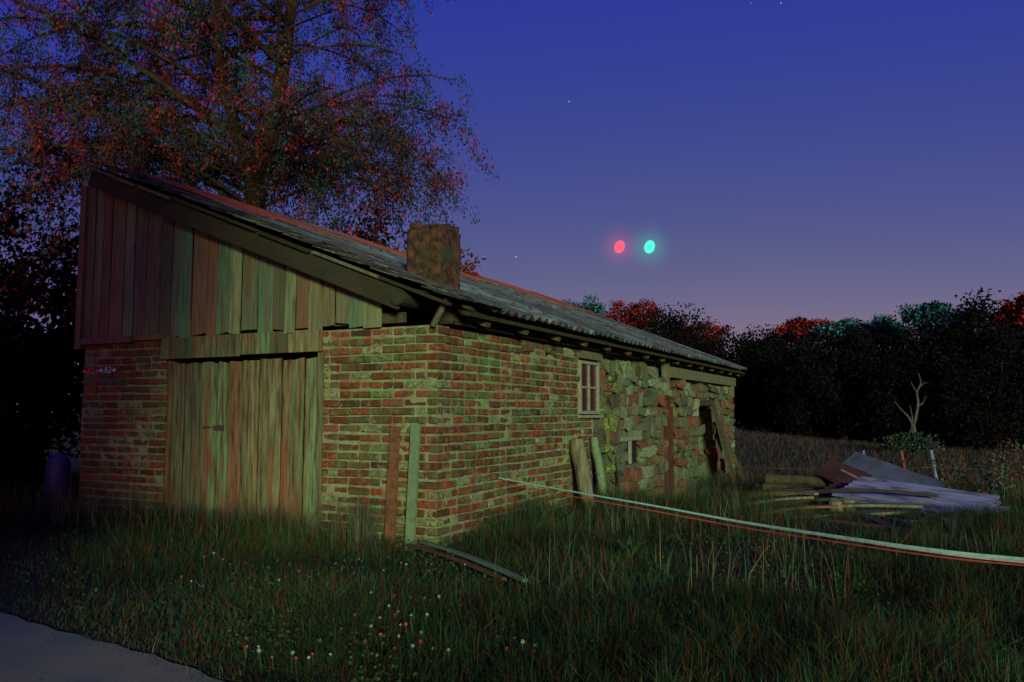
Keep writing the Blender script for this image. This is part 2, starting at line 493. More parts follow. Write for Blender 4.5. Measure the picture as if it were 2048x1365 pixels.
def zrow(i): return 0.095 + i * CR
side_later = []
for i in ROWS:
    wob = lambda a: 0.006 * math.sin(a * 2.1 + i)
    z = zrow(i)
    for (a, s) in courses(DY0, 0.0 if i % 2 == 0 else 0.126, rnd):
        loc, rot, me = put_brick(front_wall, a, 0, z + wob(a), s, False)
        obj('brick', me, front_wall, loc, rot)
    for (a, s) in courses(FW, DY1, rnd):
        loc, rot, me = put_brick(front_wall, a, 0, z + wob(a), s, False)
        obj('brick', me, front_wall_b, loc, rot)
    for (a, s) in courses(SWB, 0.0 if i % 2 == 1 else 0.126, rnd):
        if 3.42 < a < 4.2 and 1.2 < z < 1.95: continue
        loc, rot, me = put_brick(side_wall, a, 0, z + wob(a), s, True)
        if a < 0.36: obj('brick', me, side_wall, loc, rot)
        else: side_later.append((loc, rot, me, rnd.random()))
jv, jf, jc = [], [], []
for loc, rot, me, c in side_later:
    Mx = Matrix.Translation(loc) @ Euler(rot).to_matrix().to_4x4()
    b0 = len(jv)
    jv += [tuple(Mx @ v.co) for v in me.vertices]
    jf += [tuple(i + b0 for i in p.vertices) for p in me.polygons]
    jc += [(c, c, c)] * len(me.vertices)
o = obj('brickwork', mesh_from('brickwork', jv, jf, M_brick_j, np.array(jc)), side_wall)
o['kind'] = 'stuff'

# rubble stones, laid in uneven courses
stone_meshes = [rough_block('stone', M_stone, 1, 1, 1, 0.07, 0.13, 40 + s, 1) for s in range(9)]
moss_meshes = [rough_block('stone', M_moss, 1, 1, 1, 0.16, 0.10, 60 + s, 1) for s in range(3)]
z = -0.25
while z < 1.68:
    hgt = rnd.uniform(0.11, 0.24)
    a = SWB + rnd.uniform(0, 0.1)
    while a < SWE:
        wd = rnd.choice((rnd.uniform(0.12, 0.26), rnd.uniform(0.25, 0.62)))
        wd = min(wd, SWE - a + 0.02)
        mid = a + wd / 2
        top = z + hgt
        skip = (7.27 < mid < 8.24 and top < 1.62) or (9.62 < mid < 11.0 and top < 1.56) or (a < 4.2 and top > 1.18) or (5.12 < mid < 5.86 and 0.5 < z + hgt / 2 < 0.86)
        if not skip and wd > 0.1:
            moss = 4.15 < mid < 4.9 and rnd.random() < 0.7
            obj('stone', rnd.choice(moss_meshes if moss else stone_meshes), stone_wall if mid < 7.9 else stone_wall_b if mid < 10.3 else stone_wall_c,
                (mid, 0.07 + rnd.uniform(-0.06, 0.035), z + hgt / 2 + rnd.uniform(-0.025, 0.025)),
                (rnd.uniform(-0.08, 0.08), rnd.uniform(-0.17, 0.17), rnd.uniform(-0.09, 0.09)),
                (wd * 0.97, 0.18, hgt * rnd.uniform(0.85, 1.12)))
        a += wd
    z += hgt
for k in range(26):   # loose stones along the broken wall head
    a = rnd.uniform(4.3, 12.4)
    sc = rnd.uniform(0.12, 0.3)
    obj('stone', rnd.choice(stone_meshes), stone_wall, (a, 0.12 + rnd.uniform(-0.04, 0.1), 1.73 + rnd.uniform(0, 0.09)),
        (rnd.uniform(-0.3, 0.3), rnd.uniform(-0.3, 0.3), rnd.uniform(0, 3)), (sc, sc * 0.7, sc * 0.6))
# brick pier stubs at the far end of the stone wall
for k in range(11):
    obj('stone', stone_meshes[k % 7], stone_wall, (SWE - 0.02, 0.1, -0.1 + k * 0.165), (0, rnd.uniform(-0.06, 0.06), 0.1), (0.42, 0.3, 0.155))

# ---- gable boarding
def plank(name, parent, mat, x0, x1, y0, y1, z0, za, zb, lean=0.0, notch=0.0):
    """upright board: x thickness, y width, slanted top from za (at y0) to zb (at y1)"""
    V = [(x0, y0, z0), (x1, y0, z0), (x1, y1, z0 + notch), (x0, y1, z0 + notch), (x0, y0 + lean, za), (x1, y0 + lean, za), (x1, y1 + lean, zb), (x0, y1 + lean, zb)]
    F = [(0, 3, 2, 1), (4, 5, 6, 7), (0, 1, 5, 4), (1, 2, 6, 5), (2, 3, 7, 6), (3, 0, 4, 7)]
    cx, cy, cz = (x0 + x1) / 2, (y0 + y1) / 2, z0
    me = mesh_from(name, [(a - cx, b_ - cy, c_ - cz) for a, b_, c_ in V], F, mat)
    bm = bmesh.new(); bm.from_mesh(me)
    bmesh.ops.bevel(bm, geom=list(bm.edges), offset=0.003, segments=1, affect='EDGES', clamp_overlap=True)
    bm.to_mesh(me); bm.free()
    return obj(name, me, parent, (cx, cy, cz))

gable = empty('gable', parent=barn)
core('rail', [((0.03, 0.4, 2.10), (0.08, FW - 0.05, 2.20))], M_beam, gable)
core('rail', [((0.03, 2.4, 2.9), (0.08, FW - 0.05, 3.0))], M_beam, gable)
y = 0.60
gz_boards = []
while y < FW - 0.02:
    wd = min(rnd.uniform(0.14, 0.24), FW - y)
    x = -0.034 + rnd.uniform(-0.012, 0.008)
    if wd > 0.08:
        plank('board', gable, M_gwood, x, x + 0.024, y + rnd.uniform(0.003, 0.014), y + wd - rnd.uniform(0.002, 0.014),
              2.09 + rnd.uniform(-0.045, 0.02) - (0.03 if y > 4 else 0), roofz(y) - 0.09, roofz(y + wd) - 0.09, rnd.uniform(-0.014, 0.014), rnd.uniform(-0.03, 0.03))
    y += wd
for k, (ya, yb) in enumerate(((4.02, FW), (3.52, 4.0))):     # short horizontal boards at the left foot of the gable
    plank('board', gable, M_gwood, -0.062, -0.040, ya, yb, 2.045 + 0.015 * k, 2.12, 2.115)
core('corner_post', [((-0.06, FW + 0.004, 2.0), (0.06, FW + 0.1, 3.95))], M_gwood)

# ---- door
door = core('door_head', [((0.09, DY0 + 0.003, 1.86), (0.16, DY1 - 0.003, 2.06))], M_beam)
core('threshold', [((0.10, DY0 + 0.003, 0.0), (0.14, DY1 - 0.003, 0.1))], M_beam)
y = DY0 - 0.06
while y < DY1 + 0.03:
    wd = min(rnd.uniform(0.17, 0.26), DY1 + 0.06 - y)
    if wd > 0.05:
        x = -0.032 + rnd.uniform(-0.004, 0.004)
        plank('board', door, M_wood, x, x + 0.022, y + 0.003, y + wd - 0.003, 1.84 if y > 2.38 else 1.855, 2.075, 2.075, rnd.uniform(-0.004, 0.004))
    y += wd
for (ya, yb, zt) in ((DY0 + 0.01, 2.383, 1.80), (2.392, DY1 - 0.01, 1.795)):
    leaf = empty('door_leaf', parent=barn)
    for zz in (0.45, 1.45): core('ledge', [((0.052, ya + 0.05, zz), (0.080, yb - 0.05, zz + 0.15))], M_beam, leaf)
    y = ya
    while y < yb - 0.01:
        wd = min(rnd.uniform(0.11, 0.19), yb - y)
        if yb - y - wd < 0.05: wd = yb - y
        x = 0.012 + rnd.uniform(-0.010, 0.008)
        plank('board', leaf, M_wood, x, x + 0.024, y + rnd.uniform(0.004, 0.015), y + wd - rnd.uniform(0.003, 0.013),
              0.03 + rnd.uniform(0, 0.05), zt + rnd.uniform(-0.02, 0.01), zt + rnd.uniform(-0.02, 0.01), rnd.uniform(-0.005, 0.005))
        y += wd
plank('door_jamb', barn, M_wood, -0.022, 0.03, DY0 - 0.062, DY0 + 0.002, 0.02, 1.845, 1.845)
latch = core('latch', [((-0.004, 2.62, 1.07), (0.008, 2.76, 1.125))], M_iron, leaf)
mb = MB(); mb.tube([(-0.012, 2.78, 1.10), (-0.02, 2.84, 1.105), (-0.018, 2.9, 1.095)], 0.007); mb.build('hasp', M_iron, leaf)

# ---- roof
roof = empty('roof', (0, 0, 0), 0, barn)
UX0, UX1 = -0.25, 13.25
def on_roof(u, t, lift=0.0):
    return (u, RV + t * math.cos(RT) - lift * math.sin(RT), RZ + t * math.sin(RT) + lift * math.cos(RT))
mb = MB()
Mr = Matrix.Translation((0, RV, RZ)) @ Matrix.Rotation(RT, 4, 'X')
mb.box((UX0 + 0.06, 0.22, -0.075), (UX1 - 0.1, 5.38, -0.045), None, Mr)
mb.build('roof_deck', M_beam, roof)
def corrugated(name, mat, W_, L_, pitch, amp, th=0.007):
    k = int(round(W_ / pitch * 6)) + 1
    V, F = [], []
    for j, yy in enumerate((0, L_)):
        for s in (1, 0):
            for i in range(k):
                xx = W_ * i / (k - 1)
                V.append((xx, yy, amp * 0.5 * math.cos(xx / pitch * 2 * math.pi) + (th if s else 0)))
    def id_(j, s, i): return j * 2 * k + (0 if s else k) + i
    for i in range(k - 1):
        F.append((id_(0, 1, i), id_(0, 1, i + 1), id_(1, 1, i + 1), id_(1, 1, i)))
        F.append((id_(0, 0, i + 1), id_(0, 0, i), id_(1, 0, i), id_(1, 0, i + 1)))
        F.append((id_(0, 0, i), id_(0, 0, i + 1), id_(0, 1, i + 1), id_(0, 1, i)))
        F.append((id_(1, 0, i + 1), id_(1, 0, i), id_(1, 1, i), id_(1, 1, i + 1)))
    for j in (0,):
        F.append((id_(0, 0, 0), id_(0, 1, 0), id_(1, 1, 0), id_(1, 0, 0)))
        F.append((id_(0, 1, k - 1), id_(0, 0, k - 1), id_(1, 0, k - 1), id_(1, 1, k - 1)))
    return mesh_from(name, V, F, mat)
PITCH = 0.177
sheet_lo = corrugated('corrugated_sheet', M_sheet, PITCH * 5.5, 2.02, PITCH, 0.055)
sheet_hi = corrugated('corrugated_sheet', M_rust, PITCH * 5.5, 1.78, PITCH, 0.055)
ncol = 14
for r_ in range(3):
    for k in range(ncol):
        u = 0.34 + k * PITCH * 5.3 * 0.998
        u = 0.34 + k * PITCH * 5
        if u + PITCH * 5.5 > UX1 + 0.25: break
        t_ = (0.0, 1.86, 3.70)[r_] + rnd.uniform(-0.03, 0.03)
        red = r_ == 2 and k not in (3, 8, 12)
        p = on_roof(u, t_, 0.006 + r_ * 0.012 + (k % 2) * 0.009)
        o = obj('corrugated_sheet', sheet_hi if red else sheet_lo, roof, p, (RT + rnd.uniform(-0.004, 0.006), rnd.uniform(-0.006, 0.006), rnd.uniform(-0.006, 0.006)))
# fixing hooks along the sheet rows
hook = MB(); hook.tube([(0, 0, 0), (0, 0, 0.03)], 0.022, 6); hook.tube([(0, 0, 0.03), (0, 0, 0.045)], [0.012, 0.004], 6)
hk = hook.build('sheet_screw', M_iron, roof, loc=on_roof(0.5, 0.5, 0.03), rot=(RT, 0, 0))
for r_ in (0.5, 1.7, 3.3, 4.4, 5.3):
    for k in range(0, 26):
        if rnd.random() < 0.35: continue
        o = hk.copy(); link(o); o.location = on_roof(0.43 + k * PITCH * 2.5, r_ + rnd.uniform(-0.05, 0.05), 0.045)
# slates over the front strip
slate_meshes = [rough_block('slate', M_slate, 0.33, 0.30, 0.013, 0.003, 0.006, 80 + s) for s in range(5)]
for r_ in range(29):
    for k in range(3):
        if rnd.random() < 0.05: continue
        obj('slate', rnd.choice(slate_meshes), roof, on_roof(UX0 + 0.13 + k * 0.27 + (0.06 if r_ % 2 else 0) + rnd.uniform(-0.02, 0.02), 0.10 + r_ * 0.185, 0.012 + 0.004 * k + rnd.uniform(0, 0.012)),
            (RT - 0.05 + rnd.uniform(-0.03, 0.02), rnd.uniform(-0.02, 0.02), rnd.uniform(-0.08, 0.08)))
# rake trim, barge board and its batten
mb = MB(); mb.box((UX0 + 0.06, 0.62, -0.27), (UX0 + 0.095, 5.30, -0.076), None, Mr); mb.build('barge_board', M_barge, roof)
t_ = 0.08
while t_ < 5.3:                                     # broken lengths of rake batten
    L_ = min(rnd.uniform(0.35, 0.9), 5.36 - t_)
    dz = rnd.uniform(-0.012, 0.012)
    mb = MB(); mb.box((UX0 + rnd.uniform(-0.02, 0.02), t_, -0.07 + dz), (UX0 + 0.058, t_ + L_ - rnd.uniform(0.01, 0.06), -0.042 + dz), None, Mr)
    mb.build('rake_batten', M_timber if rnd.random() < 0.6 else M_barge, roof)
    t_ += L_
# eave: wall plate, rafters, fascia, purlins with round ends
mb = MB(); mb.box((0.3, -0.03, 2.085), (7.4, 0.14, 2.235)); mb.build('wall_plate', M_beam, roof)
mb = MB(); mb.box((7.42, -0.10, 1.86), (12.7, 0.06, 2.04)); mb.build('eave_beam', M_timber, roof)
for k in range(15):
    mb = MB(); mb.box((0.55 + k * 0.86, 0.10, -0.19), (0.65 + k * 0.86, 5.3, -0.08), None, Mr); mb.build('rafter', M_beam, roof)
mb = MB(); mb.box((0.1, 0.05, -0.11), (12.9, 0.2, -0.078), None, Mr); mb.build('eave_board', M_barge, roof)
for v_ in (0.30, 2.6, 4.45):
    mb = MB(); zz = roofz(v_) - 0.17
    mb.tube([(-0.22 if v_ < 1 else -0.03, v_, zz), (0.2, v_, zz), (12.9, v_, zz)], 0.075, 12); mb.build('purlin', M_barge, roof)
mb = MB(); mb.tube([(-0.05, 0.02, 2.05), (-0.16, -0.20, 2.28)], 0.03, 6); mb.build('brace', M_timber, roof)
for u in (0.16, 0.46):
    mb = MB(); mb.box((u, -0.05, 2.085), (u + 0.15, 0.13, 2.25)); o = mb.build('pad_stone', M_stone, side_wall, bevel=0.03)
for u in (1.9, 2.5, 3.05, 4.6, 5.3, 6.1, 6.7):
    s_ = rnd.uniform(0.16, 0.26)
    obj('pad_stone', rnd.choice(stone_meshes), side_wall if u < 4 else stone_wall, (u, 0.06, 1.99 if u < 4 else 1.9), (0, rnd.uniform(-0.1, 0.1), 0), (s_ * 1.3, 0.2, s_ * (0.5 if u < 4 else 1)))
mb = MB(); mb.box((12.42, -0.09, 1.6), (12.56, 0.05, 1.90)); mb.build('eave_post', M_timber, roof)
mb = MB(); mb.box((7.3, -0.06, 1.6), (7.41, 0.05, 2.1)); mb.build('eave_post', M_timber, roof)

# ---- chimney
def lumpy_box(name, mat, lo, hi, cuts, amp, seed, parent):
    bm = bmesh.new(); bmesh.ops.create_cube(bm, size=1)
    bmesh.ops.subdivide_edges(bm, edges=list(bm.edges), cuts=cuts, use_grid_fill=True)
    r = np.random.default_rng(seed); ph = r.uniform(0, 6, 9)
    lo, hi = Vector(lo), Vector(hi); cen = (lo + hi) / 2; sz = hi - lo
    for v in bm.verts:
        p = Vector((v.co.x * sz.x, v.co.y * sz.y, v.co.z * sz.z))
        d = p.normalized()
        q = amp * (math.sin(p.x * 13 + ph[0]) * math.sin(p.y * 11 + ph[1]) + math.sin(p.z * 17 + ph[2]) * math.sin(p.y * 15 + ph[3])) + r.uniform(-1, 1) * amp * 0.5
        # worn corners
        e = sorted((abs(v.co.x) * 2, abs(v.co.y) * 2, abs(v.co.z) * 2))
        if e[1] > 0.99: q -= 0.018
        v.co = p + d * q
    me = bpy.data.meshes.new(name); bm.to_mesh(me); bm.free(); me.materials.append(mat)
    me.polygons.foreach_set('use_smooth', np.ones(len(me.polygons), bool))
    return obj(name, me, parent, cen)
chim = lumpy_box('chimney', M_chim, (0.80, 0.49, 2.3), (1.26, 0.90, 3.20), 15, 0.014, 3, barn)
for (x, yy, lx, ly) in ((-0.24, -0.20, 0.20, 0.13), (-0.02, -0.19, 0.24, 0.12), (-0.22, 0.05, 0.22, 0.14), (0.03, 0.03, 0.20, 0.15)):
    lumpy_box('cap_stone', M_chim, (x, yy, 0.435), (x + lx, yy + ly, 0.435 + 0.035 + 0.05 * rnd.random()), 3, 0.006, 9, chim)

# ---- side window, niche, narrow door
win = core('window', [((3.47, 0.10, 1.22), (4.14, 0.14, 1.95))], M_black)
for lo, hi in (((3.46, -0.01, 1.24), (3.50, 0.06, 1.93)), ((4.10, -0.01, 1.24), (4.14, 0.06, 1.93)), ((3.502, -0.008, 1.89), (4.098, 0.06, 1.93)), ((3.502, -0.008, 1.24), (4.098, 0.06, 1.28))):
    mb = MB(); mb.box(lo, hi); mb.build('frame', M_white, win)
for lo, hi in (((3.785, 0.0, 1.282), (3.815, 0.05, 1.888)), ((3.502, 0.004, 1.575), (3.783, 0.05, 1.60)), ((3.817, 0.004, 1.575), (4.098, 0.05, 1.60))):
    mb = MB(); mb.box(lo, hi); mb.build('glazing_bar', M_white, win)
m, tt, b = new_mat('window_glass', 0.15, 0.5)
b.inputs['Base Color'].default_value = (0.055, 0.015, 0.013, 1)
for (xa, xb, za, zb) in ((3.502, 3.783, 1.282, 1.573), (3.817, 4.098, 1.282, 1.573), (3.502, 3.783, 1.602, 1.888), (3.817, 4.098, 1.602, 1.888)):
    mb = MB(); mb.box((xa, 0.024, za), (xb, 0.030, zb)); mb.build('pane', m, win)
mb = MB(); mb.box((3.38, -0.05, 1.19), (4.18, 0.08, 1.225)); mb.build('sill', M_white, win)
mb = MB(); mb.box((3.36, -0.015, 1.96), (4.26, 0.12, 2.06)); mb.build('lintel', M_timber, win)
ni = core('niche', [((5.10, 0.045, 0.50), (5.88, 0.09, 0.84))], M_black)  # shallow black plate, its colour stands for a shaded recess
mb = MB(); mb.box((5.04, -0.03, 0.845), (5.92, 0.10, 0.90)); mb.build('lintel', M_white, ni)
mb = MB(); mb.box((5.46, 0.0, 0.50), (5.51, 0.04, 0.843)); mb.build('glazing_bar', M_white, ni)
mb = MB(); mb.box((5.08, -0.03, 0.455), (5.90, 0.09, 0.495)); mb.build('sill', M_timber, ni)
M_nd = piece_mat('brown_door', [(0, (0.085, 0.025, 0.02)), (1, (0.11, 0.034, 0.026))], grain=(8, 8, 1), nscale=3, dark=(0.03, 0.014, 0.012), bdist=0.004)
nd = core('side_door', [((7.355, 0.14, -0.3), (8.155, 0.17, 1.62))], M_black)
for k in range(5):
    mb = MB(); mb.box((7.36 + k * 0.158, 0.10 + 0.006 * (k % 2), -0.25), (7.36 + k * 0.158 + 0.150, 0.13, 1.6)); mb.build('board', M_nd, nd)

# ---- painted way marks on the brickwork
def text_mesh(name, body, size, mat, parent, loc, rot):
    cu = bpy.data.curves.new(name, 'FONT')
    cu.body = body; cu.size = size; cu.extrude = 0.001; cu.align_x = 'CENTER'; cu.align_y = 'CENTER'
    tmp = bpy.data.objects.new(name, cu); COL.objects.link(tmp)
    bpy.context.view_layer.update()
    me = bpy.data.meshes.new_from_object(tmp.evaluated_get(bpy.context.evaluated_depsgraph_get()))
    bpy.data.objects.remove(tmp)
    me.materials.clear(); me.materials.append(mat)
    return obj(name, me, parent, loc, rot)
M_pr = flat_mat('red_paint', (0.80, 0.06, 0.04), bstr=0)
M_pb = flat_mat('pale_blue_paint', (0.30, 0.66, 0.80), bstr=0)
FR = (math.pi / 2, 0, -math.pi / 2)     # upright, readable from the front
def waymark(mat, yc, zc):
    w_ = text_mesh('painted_mark', 'A2', 0.105, mat, front_wall, (-0.012, yc, zc), FR)
    for s in (-1, 1):
        mb = MB()
        V = [(-0.012, yc + s * 0.065, zc + 0.006), (-0.012, yc + s * 0.10, zc + 0.006), (-0.012, yc + s * 0.10, zc + 0.026), (-0.012, yc + s * 0.15, zc),
             (-0.012, yc + s * 0.10, zc - 0.026), (-0.012, yc + s * 0.10, zc - 0.006), (-0.012, yc + s * 0.065, zc - 0.006)]
        V2 = [(a + 0.002, b_, c_) for a, b_, c_ in V]
        k = len(V)
        mb.add(V + V2, [tuple(range(k)), tuple(range(2 * k - 1, k - 1, -1))] + [(i, k + i, k + (i + 1) % k, (i + 1) % k) for i in range(k)])
        mb.build('painted_arrow', mat, front_wall)
waymark(M_pb, 4.44, 1.742)
waymark(M_pr, 4.73, 1.738)

# ------------------------------------------------------------------ things leaning on and lying by the barn
def B(u, v, z):
    p = BM @ Vector((u, v, z)); return p
def slab(name, label, cat, mat, a, b, width, thick, up=(0, 0, 1), group=None, n=6, warp=0.0, parent=None):
    """board from a to b, slightly warped"""
    a, b = Vector(a), Vector(b)
    d = (b - a); L = d.length; d.normalize()
    upv = Vector(up); sd_ = d.cross(upv).normalized(); nn = sd_.cross(d).normalized()
    V, F = [], []
    r = random.Random(hash((round(a.x, 2), round(b.y, 2))) & 0xffff)
    for i in range(n + 1):
        f = i / n
        c_ = d * (L * f) + nn * (warp * math.sin(f * math.pi))
        w_ = width * (1 + r.uniform(-0.06, 0.06))
        for s, q in ((-1, -1), (1, -1), (1, 1), (-1, 1)):
            V.append(c_ + sd_ * (s * w_ / 2) + nn * (q * thick / 2))
    for i in range(n):
        for k in range(4):
            F.append((i * 4 + k, i * 4 + (k + 1) % 4, i * 4 + 4 + (k + 1) % 4, i * 4 + 4 + k))
    F.append((3, 2, 1, 0)); F.append(tuple(n * 4 + k for k in range(4)))
    o = obj(name, mesh_from(name, V, F, mat), parent, a)
    if label: tag(o, label, cat, group)
    return o
M_pale = piece_mat('pale_board', [(0, (0.12, 0.19, 0.14)), (1, (0.14, 0.21, 0.155))], grain=(6, 6, 6), nscale=3, dark=(0.10, 0.12, 0.09), bdist=0.004)
M_redb = piece_mat('red_board', [(0, (0.15, 0.06, 0.04)), (1, (0.17, 0.07, 0.045))], grain=(6, 6, 6), nscale=3, dark=(0.06, 0.03, 0.02), bdist=0.004)
slab('wooden_board', 'pale greenish upright board standing against the brick corner of the barn', 'board', M_pale, B(-0.10, 0.22, 0.0), B(-0.045, 0.20, 1.15), 0.095, 0.03, up=(-0.448, -0.894, 0))
slab('wooden_board', 'reddish upright board left of the pale one at the brick corner', 'board', M_redb, B(-0.10, 0.44, 0.0), B(-0.045, 0.425, 1.13), 0.10, 0.028, up=(-0.448, -0.894, 0))
slab('wooden_lath', 'pale split lath lying on the grass from the corner towards the camera', 'lath', M_pale, (-0.80, 7.42, 0.12), (0.09, 5.66, 0.13), 0.040, 0.022, warp=0.02)
slab('wooden_lath', 'thin reddish lath lying just left of the pale lath in the grass', 'lath', M_redb, (-0.90, 7.36, 0.10), (-0.06, 5.82, 0.11), 0.034, 0.02, warp=0.02)
def log_post(label, base, top, r0, r1, mat, group):
    e = empty('log_post', base); tag(e, label, 'post', group)
    d = Vector(top) - Vector(base)
    mb = MB()
    pts = [d * (k / 6) + Vector((0.008 * math.sin(k * 2.1), 0.008 * math.cos(k * 1.7), 0)) for k in range(7)]
    mb.tube(pts, [r0 + (r1 - r0) * k / 6 + 0.004 * math.sin(k * 3) for k in range(7)], 10); mb.build('shaft', mat, e, smooth=False)
    mb = MB(); mb.tube([pts[-1] + d.normalized() * 0.001, pts[-1] + d.normalized() * 0.012], r1 * 0.93, 10); mb.build('cut_end', M_nd, e)
log_post('stout round log propped against the brick wall below the window', B(3.05, -0.30, -0.02), B(3.12, -0.08, 0.92), 0.085, 0.095, M_timber, None)
log_post('slimmer pale post propped on the side wall right of the stout log', B(3.72, -0.26, -0.05), B(3.80, -0.05, 0.93), 0.05, 0.055, M_pale, None)
slab('leaning_board', 'wide dark board leaning near the far end of the stone wall', 'board', M_beam, B(10.3, -0.55, -0.25), B(10.55, -0.06, 1.42), 0.34, 0.035, up=B(0, -1, 0) - B(0, 0, 0))
slab('leaning_board', 'narrow dark board leaning right of the wide dark board', 'board', M_beam, B(11.1, -0.6, -0.25), B(10.95, -0.06, 1.1), 0.24, 0.035, up=B(0, -1, 0) - B(0, 0, 0))
mb = MB(); pts = [B(4.55 + 0.05 * math.sin(k * 0.5), -0.05 - 0.012 * k, 0.72 - 0.1 * k) for k in range(9)]
mb.tube([p - pts[0] for p in pts], 0.013, 6)
tag(mb.build('cable', M_black, loc=pts[0], smooth=True), 'black cable hanging down the mossy stones below the window', 'cable')

# stones at the foot of the wall
for k, (u, v_, s_) in enumerate(((5.3, -0.5, 0.30),)):
    pass

# ------------------------------------------------------------------ barrier tape across the yard
tape = empty('barrier_tape', B(1.2, 0, 0.58)); tag(tape, 'long pale green and red tape strung from the brick wall to the right edge', 'tape')
t0 = B(1.2, 0, 0.58)
cen = [Vector(p) for p in ((t0.x, t0.y, 0.575), (0.55, 7.78, 0.512), (1.16, 6.99, 0.470), (1.70, 6.25, 0.432), (2.09, 5.62, 0.428), (2.49, 4.98, 0.430), (2.82, 4.55, 0.445), (3.6, 3.45, 0.52))]
def spline(P, k=10):
    out = []
    for i in range(len(P) - 1):
        p0, p1, p2, p3 = P[max(i - 1, 0)], P[i], P[i + 1], P[min(i + 2, len(P) - 1)]
        for j in range(k):
            t_ = j / k
            out.append(0.5 * ((2 * p1) + (p2 - p0) * t_ + (2 * p0 - 5 * p1 + 4 * p2 - p3) * t_ ** 2 + (3 * p1 - p0 - 3 * p2 + p3) * t_ ** 3))
    return out + [P[-1]]
cs = spline(cen)
M_tg = flat_mat('tape_pale_green', (0.25, 0.52, 0.42), 0.5)
M_tr = flat_mat('tape_red', (0.34, 0.07, 0.045), 0.5)
M_tw = flat_mat('tape_white', (0.42, 0.38, 0.34), 0.5)
def strip(name, mat, lo, hi, xoff):
    V, F = [], []
    k = len(cs)
    for i, p in enumerate(cs):
        f = i / (k - 1)
        a_, b_ = lo(f), hi(f)
        q = p - t0
        tw = 0.5 + 0.35 * math.sin(i * 0.21)
        for z_, s in ((a_, xoff), (b_, xoff + (b_ - a_) * tw * 0.6)):
            V.append((q.x - s * 0.7, q.y - s * 0.7, q.z + z_)); V.append((q.x - s * 0.7 + 0.0015, q.y - s * 0.7 + 0.0015, q.z + z_))
    for i in range(k - 1):
        a_ = i * 4
        for x_, y_ in ((0, 2), (2, 3), (3, 1), (1, 0)): F.append((a_ + x_, a_ + y_, a_ + 4 + y_, a_ + 4 + x_))
    return obj(name, mesh_from(name, V, F, mat), tape)
strip('green_edge', M_tg, lambda f: 0.008 - 0.002 * f, lambda f: 0.020 + 0.004 * f, 0.0)
strip('red_edge', M_tr, lambda f: -0.040 + 0.020 * f, lambda f: -0.028 + 0.016 * f, 0.004)
strip('white_web', M_tw, lambda f: 0.0072 - 0.020 * max(0, f - 0.3) / 0.7, lambda f: 0.0078 - 0.002 * f, 0.002)

# ------------------------------------------------------------------ heap of old roofing and timber on the right
G2 = 'salvaged corrugated sheets on the heap'
M_bsheet = piece_mat('blue_grey_sheet', [(0, (0.13, 0.145, 0.36)), (1, (0.19, 0.19, 0.44))], grain=(1, 0.3, 1), nscale=6, dark=(0.06, 0.05, 0.12), lo=0.44, hi=0.62, rough=0.5, bdist=0.004)
M_rsheet = piece_mat('red_sheet', [(0, (0.06, 0.022, 0.022)), (1, (0.07, 0.026, 0.024))], nscale=4, dark=(0.03, 0.014, 0.015), rough=0.6, bdist=0.004)
M_gpanel = piece_mat('grey_panel', [(0, (0.09, 0.10, 0.19)), (1, (0.09, 0.10, 0.19))], nscale=3, dark=(0.05, 0.055, 0.09), rough=0.7, bdist=0.003)
cs_mesh = corrugated('corrugated_sheet', M_bsheet, 0.95, 1.75, 0.13, 0.035)
cs_red = corrugated('corrugated_sheet', M_rsheet, 0.8, 1.5, 0.13, 0.035)
def sheet(me, label, o_, xa, ya):
    xa, ya = Vector(xa).normalized(), Vector(ya).normalized()
    za = xa.cross(ya).normalized(); xa = ya.cross(za)
    ob = obj('corrugated_sheet', me)
    ob.matrix_world = Matrix.Translation(o_) @ Matrix((xa, ya, za)).transposed().to_4x4()
    return tag(ob, label, 'roofing sheet', G2)
# local y runs along the waves, from the left end on the heap down to the right
XA, YA = Vector((-0.13, -0.8, -0.17)), Vector((1.2, -1.2, -0.15))
sheet(cs_mesh, 'bluish corrugated sheet lying on top of the heap on the right', (4.94, 11.8, 0.34), XA, YA)
sheet(cs_mesh, 'bluish corrugated sheet second from the top of the heap', (4.88, 11.72, 0.27), XA + Vector((0.05, 0, 0.02)), YA + Vector((0.05, 0.06, 0)))
sheet(cs_mesh, 'bluish corrugated sheet at the bottom of the stack on the heap', (5.0, 11.66, 0.2), XA + Vector((-0.05, 0, 0.03)), YA + Vector((-0.06, -0.05, 0.02)))
sheet(cs_red, 'rust red corrugated sheet sticking out left under the bluish ones', (4.64, 12.0, 0.25), XA, YA + Vector((-0.1, -0.1, 0.05)))
slab('grey_panel', 'flat grey panel leaning with one corner raised behind the bluish sheets', 'panel', M_gpanel, (5.30, 13.3, 0.46), (5.95, 11.8, 0.10), 0.55, 0.02, up=(-0.25, -0.75, 0.6))
slab('red_panel', 'dull red panel tilted up left of the grey panel', 'panel', M_rsheet, (4.98, 13.35, 0.40), (5.5, 12.4, 0.08), 0.40, 0.02, up=(-0.25, -0.75, 0.6))
